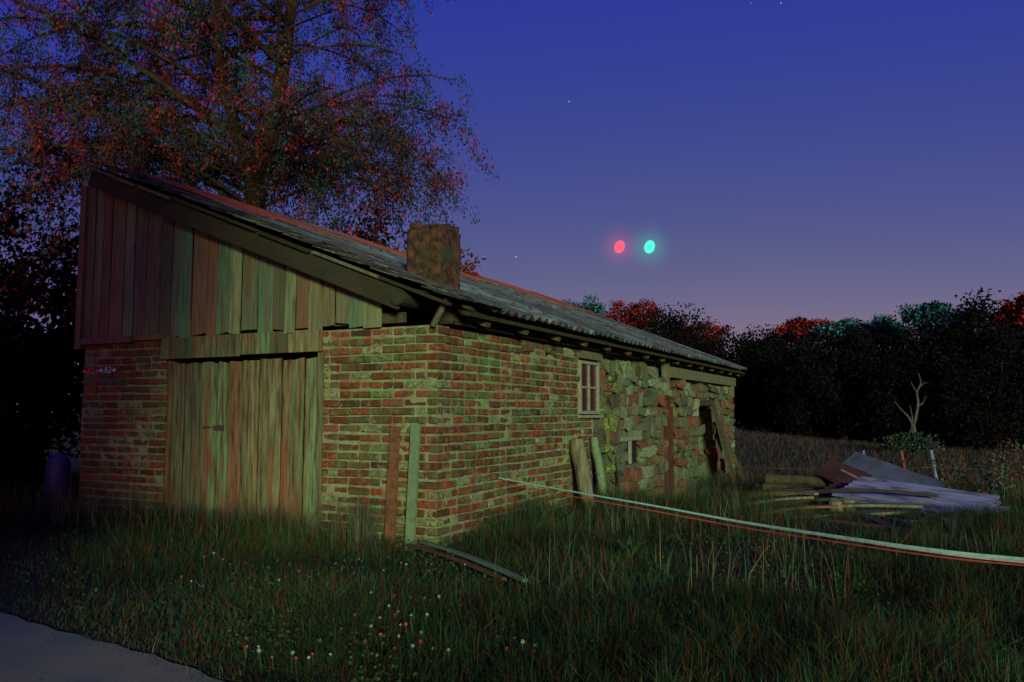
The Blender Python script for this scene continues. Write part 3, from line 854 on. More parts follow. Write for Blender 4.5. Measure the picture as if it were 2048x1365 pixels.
for k, (a, b_, w_, mm, lab) in enumerate((((3.2, 11.9, 0.02), (4.6, 11.2, 0.22), 0.16, M_timber, 'weathered plank tilted up on the left side of the heap'),
                                          ((3.1, 11.2, 0.0), (4.75, 11.0, 0.14), 0.13, M_barge, 'dark plank lying left of the bluish sheets'),
                                          ((3.6, 10.8, 0.02), (5.0, 10.2, 0.12), 0.15, M_timber, 'weathered plank crossing in front of the bluish sheets'),
                                          ((3.0, 12.6, -0.02), (4.9, 12.3, 0.16), 0.14, M_barge, 'long dark plank at the back left of the heap'),
                                          ((4.3, 9.6, 0.02), (5.6, 8.9, 0.0), 0.12, M_timber, 'loose weathered plank nearest to the tape'),
                                          ((3.4, 9.6, 0.03), (4.3, 8.2, 0.02), 0.10, M_redb, 'reddish plank lying beside the long dark beam'),
                                          ((5.0, 10.0, 0.05), (5.9, 9.3, 0.0), 0.14, M_barge, 'short dark plank in front of the right end of the sheets'))):
    slab('old_plank', lab, 'plank', mm, a, b_, w_, 0.035, warp=0.03)
for k, (a, b_, w_, mm, lab) in enumerate((((2.7, 10.6, 0.05), (3.9, 10.9, 0.16), 0.12, M_timber, 'grey plank furthest left in front of the heap'),
                                          ((2.9, 9.9, 0.06), (4.0, 10.35, 0.10), 0.10, M_redb, 'reddish plank pointing at the pale flat board'),
                                          ((3.3, 11.6, 0.10), (3.9, 10.7, 0.22), 0.09, M_timber, 'short grey plank lying across the dark planks'),
                                          ((4.9, 9.5, 0.06), (4.5, 8.5, 0.05), 0.10, M_timber, 'short grey plank between the beams'),
                                          ((4.2, 11.0, 0.24), (5.4, 10.6, 0.20), 0.10, M_barge, 'dark plank lying on the near edge of the bluish sheets'))):
    slab('old_plank', lab, 'plank', mm, a, b_, w_, 0.03, warp=0.03)
slab('metal_bar', 'thin light bar slanting in front of the grey panel', 'bar', M_white, (4.98, 12.6, 0.40), (5.34, 12.1, 0.15), 0.02, 0.02)
slab('wooden_board', 'pale flat board lying in front of the corrugated stack', 'board', M_timber, (4.05, 10.15, 0.02), (4.85, 10.45, 0.03), 0.26, 0.04)
for k, (a, b_, w_, lab) in enumerate((((4.2, 10.25, 0.0), (3.85, 7.75, -0.02), 0.11, 'long dark beam running from the pale board towards the camera'),
                                      ((4.35, 10.2, -0.02), (4.25, 8.3, 0.0), 0.09, 'short dark beam right of the long dark beam'),
                                      ((4.62, 10.15, -0.02), (4.75, 8.8, -0.02), 0.10, 'rotten beam lying furthest right in front of the heap'),
                                      ((3.95, 10.0, 0.0), (2.4, 9.1, 0.02), 0.12, 'dark beam pointing left from the pale board into the grass'))):
    slab('timber_beam', lab, 'beam', M_beam, a, b_, w_, 0.09, warp=0.03)
for k, (a, b_, lab) in enumerate((((4.1, 13.6, 0.02), (5.5, 12.8, 0.0), 'dark log at the front of the log row beyond the yard'),
                                  ((4.1, 13.95, -0.02), (5.6, 13.1, -0.05), 'dark log at the back of the log row beyond the yard'),
                                  ((4.2, 13.75, 0.17), (5.4, 13.05, 0.14), 'dark log lying on top of the log row beyond the yard'))):
    mb = MB(); d = Vector(b_) - Vector(a)
    mb.tube([d * (j / 5) for j in range(6)], [0.09 + 0.008 * math.sin(j * 2 + k) for j in range(6)], 9)
    tag(mb.build('log', M_beam, loc=a, rot=(0, 0, 0)), lab, 'log', 'logs by the heap')
for k, (x, y, lab) in enumerate(((4.08, 10.55, 'left one of two worn stumps behind the pale board'), (4.3, 10.7, 'right one of two worn stumps behind the pale board'))):
    mb = MB(); mb.tube([(0, 0, -0.15), (0.01, 0, 0.05), (0, 0.01, 0.16), (0, 0, 0.19)], [0.09, 0.085, 0.08, 0.06], 10)
    tag(mb.build('stump', M_timber, loc=(x, y, -0.03)), lab, 'stump', 'stumps by the heap')

# fence
M_pb2 = flat_mat('pale_blue_plastic', (0.09, 0.16, 0.22), 0.5)
M_pr2 = flat_mat('dull_red_plastic', (0.16, 0.03, 0.025), 0.5)
def fence_post(label, x, y, h, tilt, mat):
    z_ = float(gz(x, y))
    e = empty('fence_post', (x, y, z_)); tag(e, label, 'fence post', 'electric fence posts')
    mb = MB(); mb.tube([(0, 0, -0.1), (-tilt * 0.5, 0, h * 0.5), (-tilt, 0, h)], 0.028, 8); mb.build('stake', mat, e)
    mb = MB(); mb.tube([(-tilt * 0.75, -0.03, h * 0.75), (-tilt * 0.75, -0.065, h * 0.76)], 0.014, 6); mb.build('insulator', M_black, e)
fence_post('pale bluish fence post leaning left beside the dark wood', 7.93, 15.5, 0.78, 0.12, M_pb2)
fence_post('red fence post leaning left of the pale bluish post', 7.42, 15.6, 0.80, 0.12, M_pr2)
fence_post('small distant fence post behind the raised grey panel', 9.3, 22.0, 0.5, 0.0, M_pb2)
def wire(label, pts, r=0.006, mat=None):
    p0 = Vector(pts[0]); mb = MB()
    mb.tube([Vector(p) - p0 for p in spline([Vector(p) for p in pts], 5)], r, 5)
    tag(mb.build('fence_wire', mat or M_iron, loc=p0), label, 'wire')
wire('thin pale fence wire running past the posts on the right', [(4.45, 17.0, 0.15), (5.9, 16.3, 0.16), (7.20, 15.55, 0.20), (7.86, 15.43, 0.25), (9.5, 14.9, 0.18)])

# blue drum left of the barn
e = empty('plastic_drum', (-5.55, 10.2, 0)); tag(e, 'small blue drum half hidden by grass left of the barn', 'drum')
M_blue = flat_mat('blue_plastic', (0.03, 0.055, 0.14), 0.5)
mb = MB(); mb.tube([(0, 0, 0.0), (0, 0, 0.02), (0, 0, 0.3), (0, 0, 0.34), (0, 0, 0.62), (0, 0, 0.70), (0, 0, 0.745)], [0.12, 0.135, 0.135, 0.142, 0.135, 0.12, 0.09], 18); mb.build('barrel', M_blue, e, smooth=True)
mb = MB(); mb.tube([(0, 0, 0.746), (0, 0, 0.775)], 0.045, 12); mb.build('lid', M_blue, e)

# ------------------------------------------------------------------ foliage
def leaf_mesh(name, P, size, cols, mat, droop=0.5, aspect=0.55, seed=1):
    r = np.random.default_rng(seed)
    n_ = len(P)
    ax_ = r.normal(size=(n_, 3)); ax_[:, 2] -= droop * 2
    ax_ /= np.linalg.norm(ax_, axis=1)[:, None]
    t_ = r.normal(size=(n_, 3)); t_ -= ax_ * (t_ * ax_).sum(1)[:, None]
    t_ /= np.linalg.norm(t_, axis=1)[:, None]
    s = (size * r.uniform(0.6, 1.3, n_))[:, None] if np.isscalar(size) else size[:, None]
    a = P; b_ = P + ax_ * s * 0.5 + t_ * s * aspect * 0.5; c_ = P + ax_ * s; d = P + ax_ * s * 0.5 - t_ * s * aspect * 0.5
    V = np.stack([a, b_, c_, d], 1).reshape(-1, 3)
    F_ = np.arange(n_ * 4).reshape(n_, 4)
    return mesh_from(name, V, F_, mat, np.repeat(cols, 4, 0))

def palette(n_, cols, wts, seed=0, jit=0.35):
    r = np.random.default_rng(seed)
    k = r.choice(len(cols), n_, p=np.array(wts) / sum(wts))
    c_ = np.array(cols)[k]
    return np.clip(c_ * r.uniform(1 - jit, 1 + jit, (n_, 1)), 0, 1)

def crown_points(n_, h0, h1, rx, ry, seed, clumps=40, spread=0.22, shape=1.0):
    """leaf positions clumped through an uneven crown between heights h0 and h1"""
    r = np.random.default_rng(seed)
    d = r.normal(size=(clumps, 3)); d /= np.linalg.norm(d, axis=1)[:, None]
    d *= r.uniform(0.25, 1.0, (clumps, 1)) ** 0.5 * r.uniform(0.8, 1.15, (clumps, 1))
    cen_ = np.stack([d[:, 0] * rx, d[:, 1] * ry, (h0 + h1) / 2 + d[:, 2] * (h1 - h0) / 2], 1)
    k = r.integers(0, clumps, n_)
    sp = spread * np.array([rx, ry, (h1 - h0) / 2])
    return cen_[k] + np.clip(r.normal(size=(n_, 3)), -1.7, 1.7) * sp * r.uniform(0.5, 1.1, clumps)[k][:, None], cen_

def bush_tree(name, label, cat, loc, h0, h1, rx, ry, n_, size, cols, wts, seed, group=None, clumps=40, spread=0.22, trunk=0.18, droop=0.3):
    e = empty(name, loc); tag(e, label, cat, group)
    P, cen_ = crown_points(n_, h0, h1, rx, ry, seed, clumps, spread)
    P[:, 2] = np.abs(P[:, 2] - 0.05) + 0.05
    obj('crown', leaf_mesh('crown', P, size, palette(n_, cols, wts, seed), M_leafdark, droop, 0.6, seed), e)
    mb = MB(); top = (h0 + h1) * 0.5
    mb.tube([(0, 0, -0.3), (0.03, 0, top * 0.4), (-0.02, 0.03, top)], [trunk, trunk * 0.75, trunk * 0.4], 7)
    for c_ in cen_[:9]:
        s0 = top * rnd.uniform(0.35, 0.9)
        mb.tube([(0, 0, s0), tuple(np.array((c_[0] * 0.5, c_[1] * 0.5, (s0 + c_[2]) * 0.5 + 0.1))), tuple(c_)], [trunk * 0.4, trunk * 0.22, 0.012], 5)
    mb.build('trunk', M_bark, e)
    return e

def copy_tree(src, loc, rz, scale, label=None, group=None):
    o = src.copy(); link(o); o.location = loc; o.rotation_euler = (0, 0, rz); o.scale = scale
    if label: o['label'] = label
    if group: o['group'] = group
    for ch in [c_ for c_ in bpy.data.objects if c_.parent == src]:
        k = ch.copy(); link(k); k.parent = o
    return o

DK = [(0.004, 0.006, 0.006), (0.008, 0.004, 0.004), (0.003, 0.004, 0.0045), (0.006, 0.008, 0.007)]  # shade put into the leaf colour: near black, so the wood looks unlit
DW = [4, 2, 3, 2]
# --- the big birch behind the barn
def build_birch():
    base = Vector((-5.1, 16.0, 0))
    e = empty('birch_tree', base); tag(e, 'tall drooping birch rising behind the barn roof on the left', 'tree')
    r = random.Random(5)
    wood = MB()
    tips = []          # (point, direction) pairs where leafy twigs hang
    trunkp = [(0, 0, -0.2), (0.03, 0, 2.5), (-0.05, 0, 4.4), (0.0, 0.05, 5.4), (0.15, 0, 6.3), (0.42, 0.1, 7.6), (0.62, 0, 9.2), (0.85, 0.1, 11.5), (0.8, 0, 13.6)]
    wood.tube(trunkp, [0.30, 0.26, 0.235, 0.22, 0.19, 0.15, 0.115, 0.07, 0.02], 9)
    second = [(0.03, 0, 5.5), (-0.25, -0.1, 6.5), (-0.7, 0, 7.9), (-0.95, 0.1, 9.6), (-1.2, 0, 12)]
    wood.tube(second, [0.16, 0.14, 0.11, 0.08, 0.02], 8)
    leaders = [spline([Vector(p) for p in trunkp[2:]], 6), spline([Vector(p) for p in second], 6)]
    P, C_ = [], []
    TW = [(0.009, 0.018, 0.016), (0.018, 0.055, 0.050), (0.08, 0.009, 0.007), (0.21, 0.012, 0.007)]
    nl = 124
    for i in range(nl):
        L = leaders[0 if r.random() < 0.6 else 1]
        s = L[int(len(L) * (r.random() ** 0.95) * 0.97)]
        az = r.uniform(0, 2 * math.pi)
        if r.random() < 0.72: az = r.choice((0, math.pi)) + r.gauss(0, 0.5)     # the crown is widest across the view
        hgt = (s.z - 5) / 9
        reach = r.uniform(2.0, 5.6) * (1.05 - 0.5 * hgt)
        if math.cos(az) > 0.5: reach = min(reach, 3.65)
        if math.cos(az) < -0.5: reach = reach * 1.25 + 0.5
        rise = r.uniform(0.05, 0.85) * reach * (1.15 - 0.5 * hgt)
        sag = r.uniform(0.25, 0.6) * reach
        pts = []
        for k in range(8):
            f = k / 7
            pts.append(s + Vector((math.cos(az) * reach * f + 0.12 * math.sin(5 * f + i), math.sin(az) * reach * 0.75 * f, rise * f - sag * f ** 2.6)))
        wood.tube(pts, [0.036 * (1 - k / 8) * (reach / 4) + 0.006 for k in range(8)], 5)
        for k in range(int(4 + reach * 2.2)):
            tone = r.choices(TW, (5, 2.2, 2.2, 1.5))[0]
            f = 0.12 + 0.88 * r.random() ** 0.62
            q = pts[min(7, int(f * 7))] + (pts[min(7, int(f * 7) + 1)] - pts[min(7, int(f * 7))]) * r.random()
            side = Vector((r.gauss(0, 0.55), r.gauss(0, 0.5), r.uniform(-0.1, 0.35)))
            m_ = q + side
            ln = r.uniform(0.35, 1.25)
            end = m_ + Vector((side.x * 0.3 + r.gauss(0, 0.12), side.y * 0.3, -ln))
            if r.random() < 0.5: wood.tube([q, m_, end], [0.010, 0.006, 0.003], 3, cap=False)
            cnt = int(44 + 105 * ln)
            for j in range(cnt):
                g = r.random()
                a_ = q + (m_ - q) * (g * 3) if g < 0.33 else m_ + (end - m_) * ((g - 0.33) / 0.67)
                P.append((a_.x + r.gauss(0, 0.075), a_.y + r.gauss(0, 0.075), a_.z + r.gauss(0, 0.07)))
                C_.append(tone if r.random() < 0.75 else r.choice(TW))
    P = np.array(P)
    cols = np.array(C_) * np.random.default_rng(3).uniform(0.6, 1.4, (len(P), 1))
    obj('crown', leaf_mesh('crown', P, 0.068, cols, M_leaf, 0.9, 0.5, 4), e)
    wood.build('trunk', M_bark, e)
    print('birch leaves', len(P))
build_birch()
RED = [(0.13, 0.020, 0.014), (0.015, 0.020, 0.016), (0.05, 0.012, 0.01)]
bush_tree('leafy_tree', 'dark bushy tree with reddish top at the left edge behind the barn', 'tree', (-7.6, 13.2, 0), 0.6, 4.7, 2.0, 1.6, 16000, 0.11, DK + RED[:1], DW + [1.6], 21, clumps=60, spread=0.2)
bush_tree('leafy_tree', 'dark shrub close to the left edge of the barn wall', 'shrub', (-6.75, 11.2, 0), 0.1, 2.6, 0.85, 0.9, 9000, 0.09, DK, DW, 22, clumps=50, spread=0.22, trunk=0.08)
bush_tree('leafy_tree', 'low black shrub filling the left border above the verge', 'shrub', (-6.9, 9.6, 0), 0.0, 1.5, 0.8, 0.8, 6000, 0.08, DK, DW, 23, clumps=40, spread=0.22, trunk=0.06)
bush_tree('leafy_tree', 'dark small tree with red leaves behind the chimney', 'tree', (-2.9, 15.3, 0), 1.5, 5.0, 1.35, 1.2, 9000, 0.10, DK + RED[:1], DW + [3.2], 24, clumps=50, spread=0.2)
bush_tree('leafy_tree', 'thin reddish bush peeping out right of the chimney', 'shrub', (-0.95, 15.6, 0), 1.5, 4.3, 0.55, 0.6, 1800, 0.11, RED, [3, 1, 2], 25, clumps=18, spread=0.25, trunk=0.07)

# --- added tree, out of view behind the camera, to shade the barn's left end
bush_tree('added_shade_tree', 'added leafy tree unseen behind the viewpoint, shading the left of the barn', 'tree', (-2.35, -4.7, 0), 1.0, 8.8, 2.3, 2.0, 15000, 0.28, DK, DW, 71, clumps=60, spread=0.2, trunk=0.2)

# --- the wood on the right: two rows of dark trees, with red and teal crowns rising over them
GW = 'dark trees of the wood edge'
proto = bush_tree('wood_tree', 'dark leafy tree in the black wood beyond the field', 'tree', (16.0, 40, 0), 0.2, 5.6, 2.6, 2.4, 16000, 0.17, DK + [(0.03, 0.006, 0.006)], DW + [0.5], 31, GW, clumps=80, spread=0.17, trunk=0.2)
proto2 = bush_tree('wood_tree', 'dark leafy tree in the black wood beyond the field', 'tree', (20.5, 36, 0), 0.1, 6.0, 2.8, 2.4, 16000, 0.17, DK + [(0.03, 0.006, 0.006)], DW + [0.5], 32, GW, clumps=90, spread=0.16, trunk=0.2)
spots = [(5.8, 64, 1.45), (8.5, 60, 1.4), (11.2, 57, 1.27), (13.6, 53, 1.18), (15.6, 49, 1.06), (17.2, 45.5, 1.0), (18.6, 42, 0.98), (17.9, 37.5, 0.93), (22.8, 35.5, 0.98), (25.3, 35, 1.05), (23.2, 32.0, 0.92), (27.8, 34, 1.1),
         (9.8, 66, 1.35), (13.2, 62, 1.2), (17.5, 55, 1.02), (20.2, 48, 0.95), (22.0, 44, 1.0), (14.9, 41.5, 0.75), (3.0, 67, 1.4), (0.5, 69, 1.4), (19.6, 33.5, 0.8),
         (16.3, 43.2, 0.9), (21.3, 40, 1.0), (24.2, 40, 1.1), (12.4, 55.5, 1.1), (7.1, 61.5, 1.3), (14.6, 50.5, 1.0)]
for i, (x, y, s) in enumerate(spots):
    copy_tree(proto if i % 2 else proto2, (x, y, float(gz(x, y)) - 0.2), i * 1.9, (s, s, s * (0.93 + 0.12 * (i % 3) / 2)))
TEAL = [(0.03, 0.11, 0.11), (0.04, 0.16, 0.155), (0.006, 0.010, 0.010)]
REDC = [(0.16, 0.014, 0.013), (0.26, 0.022, 0.02), (0.007, 0.007, 0.008)]
def far_tree(label, x, y, h, r_, cols, seed, n_=7000):
    bush_tree('wood_tree', label, 'tree', (x * 1.06, y * 1.06, 0), h * 0.80, h * 1.045, r_, r_, n_, 0.17, cols, [2, 2, 3], seed, 'coloured trees over the wood', clumps=40, spread=0.2, trunk=0.16)
far_tree('red crowned tree at the left of the treeline below the moons', 8.6, 57, 9.1, 1.9, REDC, 41)
far_tree('low red topped tree just right of the tallest red crown', 12.0, 55, 7.4, 2.0, REDC, 45)
far_tree('rounded red tree in the dip of the treeline', 16.2, 45.5, 6.6, 1.35, REDC, 42)
far_tree('red crowned tree at the right edge of the treeline', 20.9, 33.0, 6.05, 1.2, REDC, 43)
far_tree('teal tree just behind the end of the barn roof', 5.4, 62, 9.9, 1.9, TEAL, 44)
far_tree('teal tree right of the dip in the treeline', 17.5, 43.5, 6.2, 1.5, TEAL, 46)
far_tree('tall teal tree near the right end of the treeline', 18.6, 36, 6.1, 1.3, TEAL, 47)
far_tree('small teal tree between the dip and the tall teal one', 18.4, 40.5, 6.0, 1.1, TEAL, 48)

# --- dead tree in front of the wood
e = empty('dead_tree', (14.5, 30, -0.1)); tag(e, 'bare pale dead tree forking in front of the black wood', 'tree')
M_dead = piece_mat('dead_wood', [(0, (0.05, 0.07, 0.075)), (1, (0.06, 0.075, 0.08))], nscale=4, dark=(0.025, 0.025, 0.025))
mb = MB()
mb.tube([(0, 0, -0.2), (0.05, 0, 0.45), (0.0, 0, 0.9)], [0.13, 0.11, 0.09], 7)
mb.build('trunk', M_dead, e)
for pts, r0 in (([(0, 0, 0.85), (0.14, 0, 1.3), (0.22, 0, 1.75), (0.20, 0, 2.1), (0.35, 0, 2.45), (0.28, 0, 2.8)], 0.07), ([(0, 0, 0.85), (-0.14, 0, 1.2), (-0.42, 0, 1.5), (-0.62, 0, 1.78)], 0.055),
                ([(0.22, 0, 1.6), (0.42, 0, 1.75), (0.52, 0, 2.0)], 0.035), ([(0.0, 0.03, 0.9), (-0.02, 0, 1.3), (-0.08, 0, 1.65)], 0.035), ([(0.2, 0, 2.1), (0.05, 0, 2.35), (0.0, 0, 2.5)], 0.028), ([(0.3, 0, 2.3), (0.5, 0, 2.45), (0.62, 0, 2.43)], 0.022)):
    mb = MB(); mb.tube(spline([Vector(p) for p in pts], 4), [r0 * (1 - 0.75 * k / (4 * (len(pts) - 1))) for k in range(4 * (len(pts) - 1) + 1)], 6)
    mb.build('limb', M_dead, e)
bush_tree('low_shrub', 'dim green shrub at the foot of the dead tree', 'shrub', (13.7, 28.6, -0.1), 0.0, 0.75, 0.9, 0.6, 1800, 0.12, [(0.03, 0.055, 0.035), (0.02, 0.03, 0.02)], [1, 1], 51, trunk=0.03)

# ------------------------------------------------------------------ grass (one mass), tall weeds, clover
def in_barn(x, y, pad=0.0):
    q = BM.inverted()
    dx = x - CORNER[0]; dy = y - CORNER[1]
    u = dx * math.sin(R(26.6)) + dy * math.cos(R(26.6)); v = -dx * math.cos(R(26.6)) + dy * math.sin(R(26.6))
    return (u > -0.02 - pad) & (v > -0.02 - pad) & (u < 12.9) & (v < 4.9)
def uv_of(x, y):
    dx = x - CORNER[0]; dy = y - CORNER[1]
    return dx * math.sin(R(26.6)) + dy * math.cos(R(26.6)), -dx * math.cos(R(26.6)) + dy * math.sin(R(26.6))

def vnoise(x, y, seed):
    r = np.random.default_rng(seed)
    s = 0
    for f, a in ((0.6, 1), (1.3, 0.7), (2.9, 0.5), (6.1, 0.35)):
        for _ in range(2):
            th = r.uniform(0, 6.28); ph = r.uniform(0, 6.28)
            s = s + a * np.sin(f * (x * math.cos(th) + y * math.sin(th)) * 1.7 + ph)
    return s / 3.0

def blades(name, label, xy, hgt, width, cols, seed, bend=0.5):
    r = np.random.default_rng(seed)
    n_ = len(xy)
    x, y = xy[:, 0], xy[:, 1]
    z_ = gz(x, y) - 0.015
    az = r.uniform(0, 2 * np.pi, n_)
    wa = r.uniform(0, 2 * np.pi, n_)
    bd = np.abs(r.normal(0, bend, n_)) * hgt
    lx, ly = np.cos(az) * bd, np.sin(az) * bd
    wx, wy = np.cos(wa) * width / 2, np.sin(wa) * width / 2
    V = np.empty((n_, 7, 3), np.float32)
    for k, (f, wf) in enumerate(((0, 1.0), (0.45, 0.85), (0.8, 0.5))):
        cx_, cy_, cz_ = x + lx * f * f, y + ly * f * f, z_ + hgt * f * (1 - 0.18 * f * np.minimum(1, bd / hgt))
        V[:, 2 * k] = np.stack([cx_ - wx * wf, cy_ - wy * wf, cz_], 1)
        V[:, 2 * k + 1] = np.stack([cx_ + wx * wf, cy_ + wy * wf, cz_], 1)
    V[:, 6] = np.stack([x + lx, y + ly, z_ + hgt * (1 - 0.25 * np.minimum(1, bd / hgt))], 1)
    b0 = (np.arange(n_) * 7)[:, None]
    tri = np.array([(0, 1, 3), (0, 3, 2), (2, 3, 5), (2, 5, 4), (4, 5, 6)])
    F_ = (b0[:, :, None] + tri[None]).reshape(-1, 3)
    me = mesh_from(name, V.reshape(-1, 3), F_, M_grass, np.repeat(cols, 7, 0))
    return tag(obj(name, me), label, 'grass', kind='stuff')

def scatter(n_, y0, y1, power, seed):
    r = np.random.default_rng(seed)
    y = y0 + (y1 - y0) * r.random(n_) ** power
    x = (r.random(n_) * 2 - 1) * (0.66 * y + 1.2)
    return np.stack([x, y], 1)

GC = [(0.018, 0.046, 0.013), (0.036, 0.048, 0.012), (0.088, 0.019, 0.009), (0.013, 0.058, 0.028), (0.075, 0.060, 0.022), (0.032, 0.10, 0.055)]
GWT = [4, 3, 2.2, 2.5, 0.8, 0.8]
xy = scatter(380000, 2.6, 17.0, 1.4, 101)
rd = road_dist(xy[:, 0], xy[:, 1])
keep = ((rd > 0.0) | ((rd > -0.14) & (np.random.default_rng(4).random(len(rd)) < 0.35))) & ~in_barn(xy[:, 0], xy[:, 1], 0.03)
xy = xy[keep]; rd = rd[keep]
nz = vnoise(xy[:, 0], xy[:, 1], 5)
r = np.random.default_rng(9)
h = (0.12 + 0.10 * nz) * sstep(-0.05, 0.9, rd) + 0.045
uu, vv = uv_of(xy[:, 0], xy[:, 1])
wall = ((uu < 0) & (uu > -0.7) & (vv > -0.3) & (vv < 5.4)) | ((vv < 0) & (vv > -0.6) & (uu > 0.6))
h = np.where(wall, h * 1.8, h) * (1 + 0.5 * sstep(1.5, 4, xy[:, 0]) )
def seg_dist(x, y, a, b_):
    a = np.array(a); b_ = np.array(b_); d = b_ - a; t_ = np.clip(((x - a[0]) * d[0] + (y - a[1]) * d[1]) / (d @ d), 0, 1)
    return np.hypot(x - a[0] - t_ * d[0], y - a[1] - t_ * d[1])
h = h * (0.30 + 0.70 * sstep(0.05, 0.45, seg_dist(xy[:, 0], xy[:, 1] + 0.12, (-0.85, 7.4), (0.03, 5.7))))      # flattened by the laths
heap = (xy[:, 0] > 3.5) & (xy[:, 0] < 6.4) & (xy[:, 1] > 8.6) & (xy[:, 1] < 13.8)
h = np.where(heap, h * 0.45, h)
h = np.clip(h, 0.03, 0.6) * r.uniform(0.55, 1.25, len(h))
thin = r.random(len(h)) < np.clip(0.75 + 0.45 * nz, 0.25, 1)
xy, h = xy[thin], h[thin]
cols = palette(len(xy), GC, GWT, 12)
cols *= (0.86 + 0.42 * vnoise(xy[:, 0], xy[:, 1], 77))[:, None]
blades('grass', 'rough dark grass covering the ground in front of the barn', xy, h, r.uniform(0.003, 0.0065, len(xy)), np.clip(cols, 0, 1), 13, 0.8)
print('grass', len(xy))
# flattened straw and low broad leaves between the blades
ks = r.permutation(len(xy))[:16000]
blades('straw', 'dead flattened straw lying between the grass', xy[ks], r.uniform(0.04, 0.10, len(ks)), r.uniform(0.003, 0.006, len(ks)), palette(len(ks), [(0.11, 0.09, 0.035), (0.10, 0.045, 0.02), (0.05, 0.07, 0.03)], [3, 2, 1], 91), 92, 2.4)
kw = r.permutation(len(xy))[:60000]
kw = kw[vnoise(xy[kw, 0], xy[kw, 1], 55) > 0.05]
PW = np.stack([xy[kw, 0], xy[kw, 1], gz(xy[kw, 0], xy[kw, 1]) + r.uniform(0.02, 0.11, len(kw))], 1)
tag(obj('ground_weeds', leaf_mesh('ground_weeds', PW, 0.022, palette(len(kw), [(0.022, 0.055, 0.014), (0.035, 0.075, 0.022), (0.06, 0.02, 0.01)], [3, 2, 0.7], 93), M_grass, -0.1, 0.8, 94)), 'low broad clover and dock leaves among the grass', 'weeds', kind='stuff')
# tall dry stems and tufts along the walls and through the yard
cl = []
r = np.random.default_rng(33)
def tuft(x, y, n_, sp): cl.append(np.stack([r.normal(x, sp, n_), r.normal(y, sp, n_)], 1))
for (u, v_, n_, sp) in ((-0.25, 0.62, 260, 0.06), (-0.30, 0.8, 90, 0.10), (-0.3, 1.2, 80, 0.2), (-0.3, 2.0, 130, 0.25), (-0.35, 3.0, 150, 0.3), (-0.4, 3.7, 150, 0.3), (-0.35, 4.3, 160, 0.22), (-0.3, 4.9, 140, 0.2), (-0.3, 5.4, 120, 0.25), (1.6, -0.35, 60, 0.2), (3.4, -0.5, 90, 0.25), (5.5, -0.5, 120, 0.35), (7, -0.6, 160, 0.4), (9, -0.8, 200, 0.5)):
    p = B(u, v_, 0); tuft(p.x, p.y, n_, sp)
for k in range(46):
    y = r.uniform(5.0, 13.5); x = r.uniform(0.2, 0.62 * y)
    if not (3.2 < x < 6.4 and 7.6 < y < 13.8): tuft(x, y, 26, 0.22)
for k in range(16):
    tuft(r.uniform(6.7, 8.8), r.uniform(10.2, 14), 60, 0.3)
xy2 = np.concatenate(cl)
keep = (road_dist(xy2[:, 0], xy2[:, 1]) > 0.3) & ~in_barn(xy2[:, 0], xy2[:, 1], 0.02)
xy2 = xy2[keep]
blades('tall_grass', 'tall dry grass stems along the walls and through the yard', xy2, r.uniform(0.18, 0.50, len(xy2)) * np.where(uv_of(xy2[:, 0], xy2[:, 1])[1] > 0.4, 1.25, 1.0), r.uniform(0.004, 0.007, len(xy2)),
       palette(len(xy2), [(0.06, 0.085, 0.04), (0.11, 0.035, 0.02), (0.035, 0.085, 0.055), (0.10, 0.095, 0.05)], [3, 3, 3, 1.5], 14), 15, 0.33)
# far meadow tufts
xy3 = scatter(90000, 15, 60, 1.5, 111)
xy3 = xy3[(xy3[:, 0] > 2.5) & ~in_barn(xy3[:, 0], xy3[:, 1], 0.1)]
blades('meadow_grass', 'dim grass of the field sloping up to the wood', xy3, r.uniform(0.10, 0.3, len(xy3)), r.uniform(0.012, 0.03, len(xy3)),
       palette(len(xy3), [(0.030, 0.028, 0.022), (0.055, 0.022, 0.018), (0.018, 0.036, 0.028)], [3, 3, 2], 16), 17, 0.5)

# tall weeds at the right border
def weed(label, x, y, hgt, seed, red):
    z_ = float(gz(x, y)); e = empty('tall_weed', (x, y, z_)); tag(e, label, 'plant', 'tall weeds at the right border')
    q = random.Random(seed); mb = MB(); P = []
    for k in range(7):
        hh = hgt * q.uniform(0.6, 1.05); ox, oy = q.gauss(0, 0.09), q.gauss(0, 0.09); tx, ty = q.gauss(0, 0.1), q.gauss(0, 0.1)
        pts = [Vector((ox + tx * f * f, oy + ty * f * f, hh * f)) for f in (0, 0.35, 0.7, 1)]
        mb.tube(pts, [0.007, 0.006, 0.004, 0.002], 4)
        for j in range(46):
            f = q.uniform(0.12, 1.0); s_ = 0.09 * (1.15 - f)
            P.append((ox + tx * f * f + q.gauss(0, s_ + 0.012), oy + ty * f * f + q.gauss(0, s_ + 0.012), hh * f + q.gauss(0, 0.015)))
    mb.build('stems', M_bark, e)
    P = np.array(P)
    cols_ = palette(len(P), [(0.03, 0.05, 0.035), (0.05, 0.075, 0.055), (0.12, 0.025, 0.02)], [3, 2, 3 if red else 0.8], seed)
    obj('leaves', leaf_mesh('leaves', P, 0.06, cols_, M_leafdark, 0.1, 0.45, seed), e)
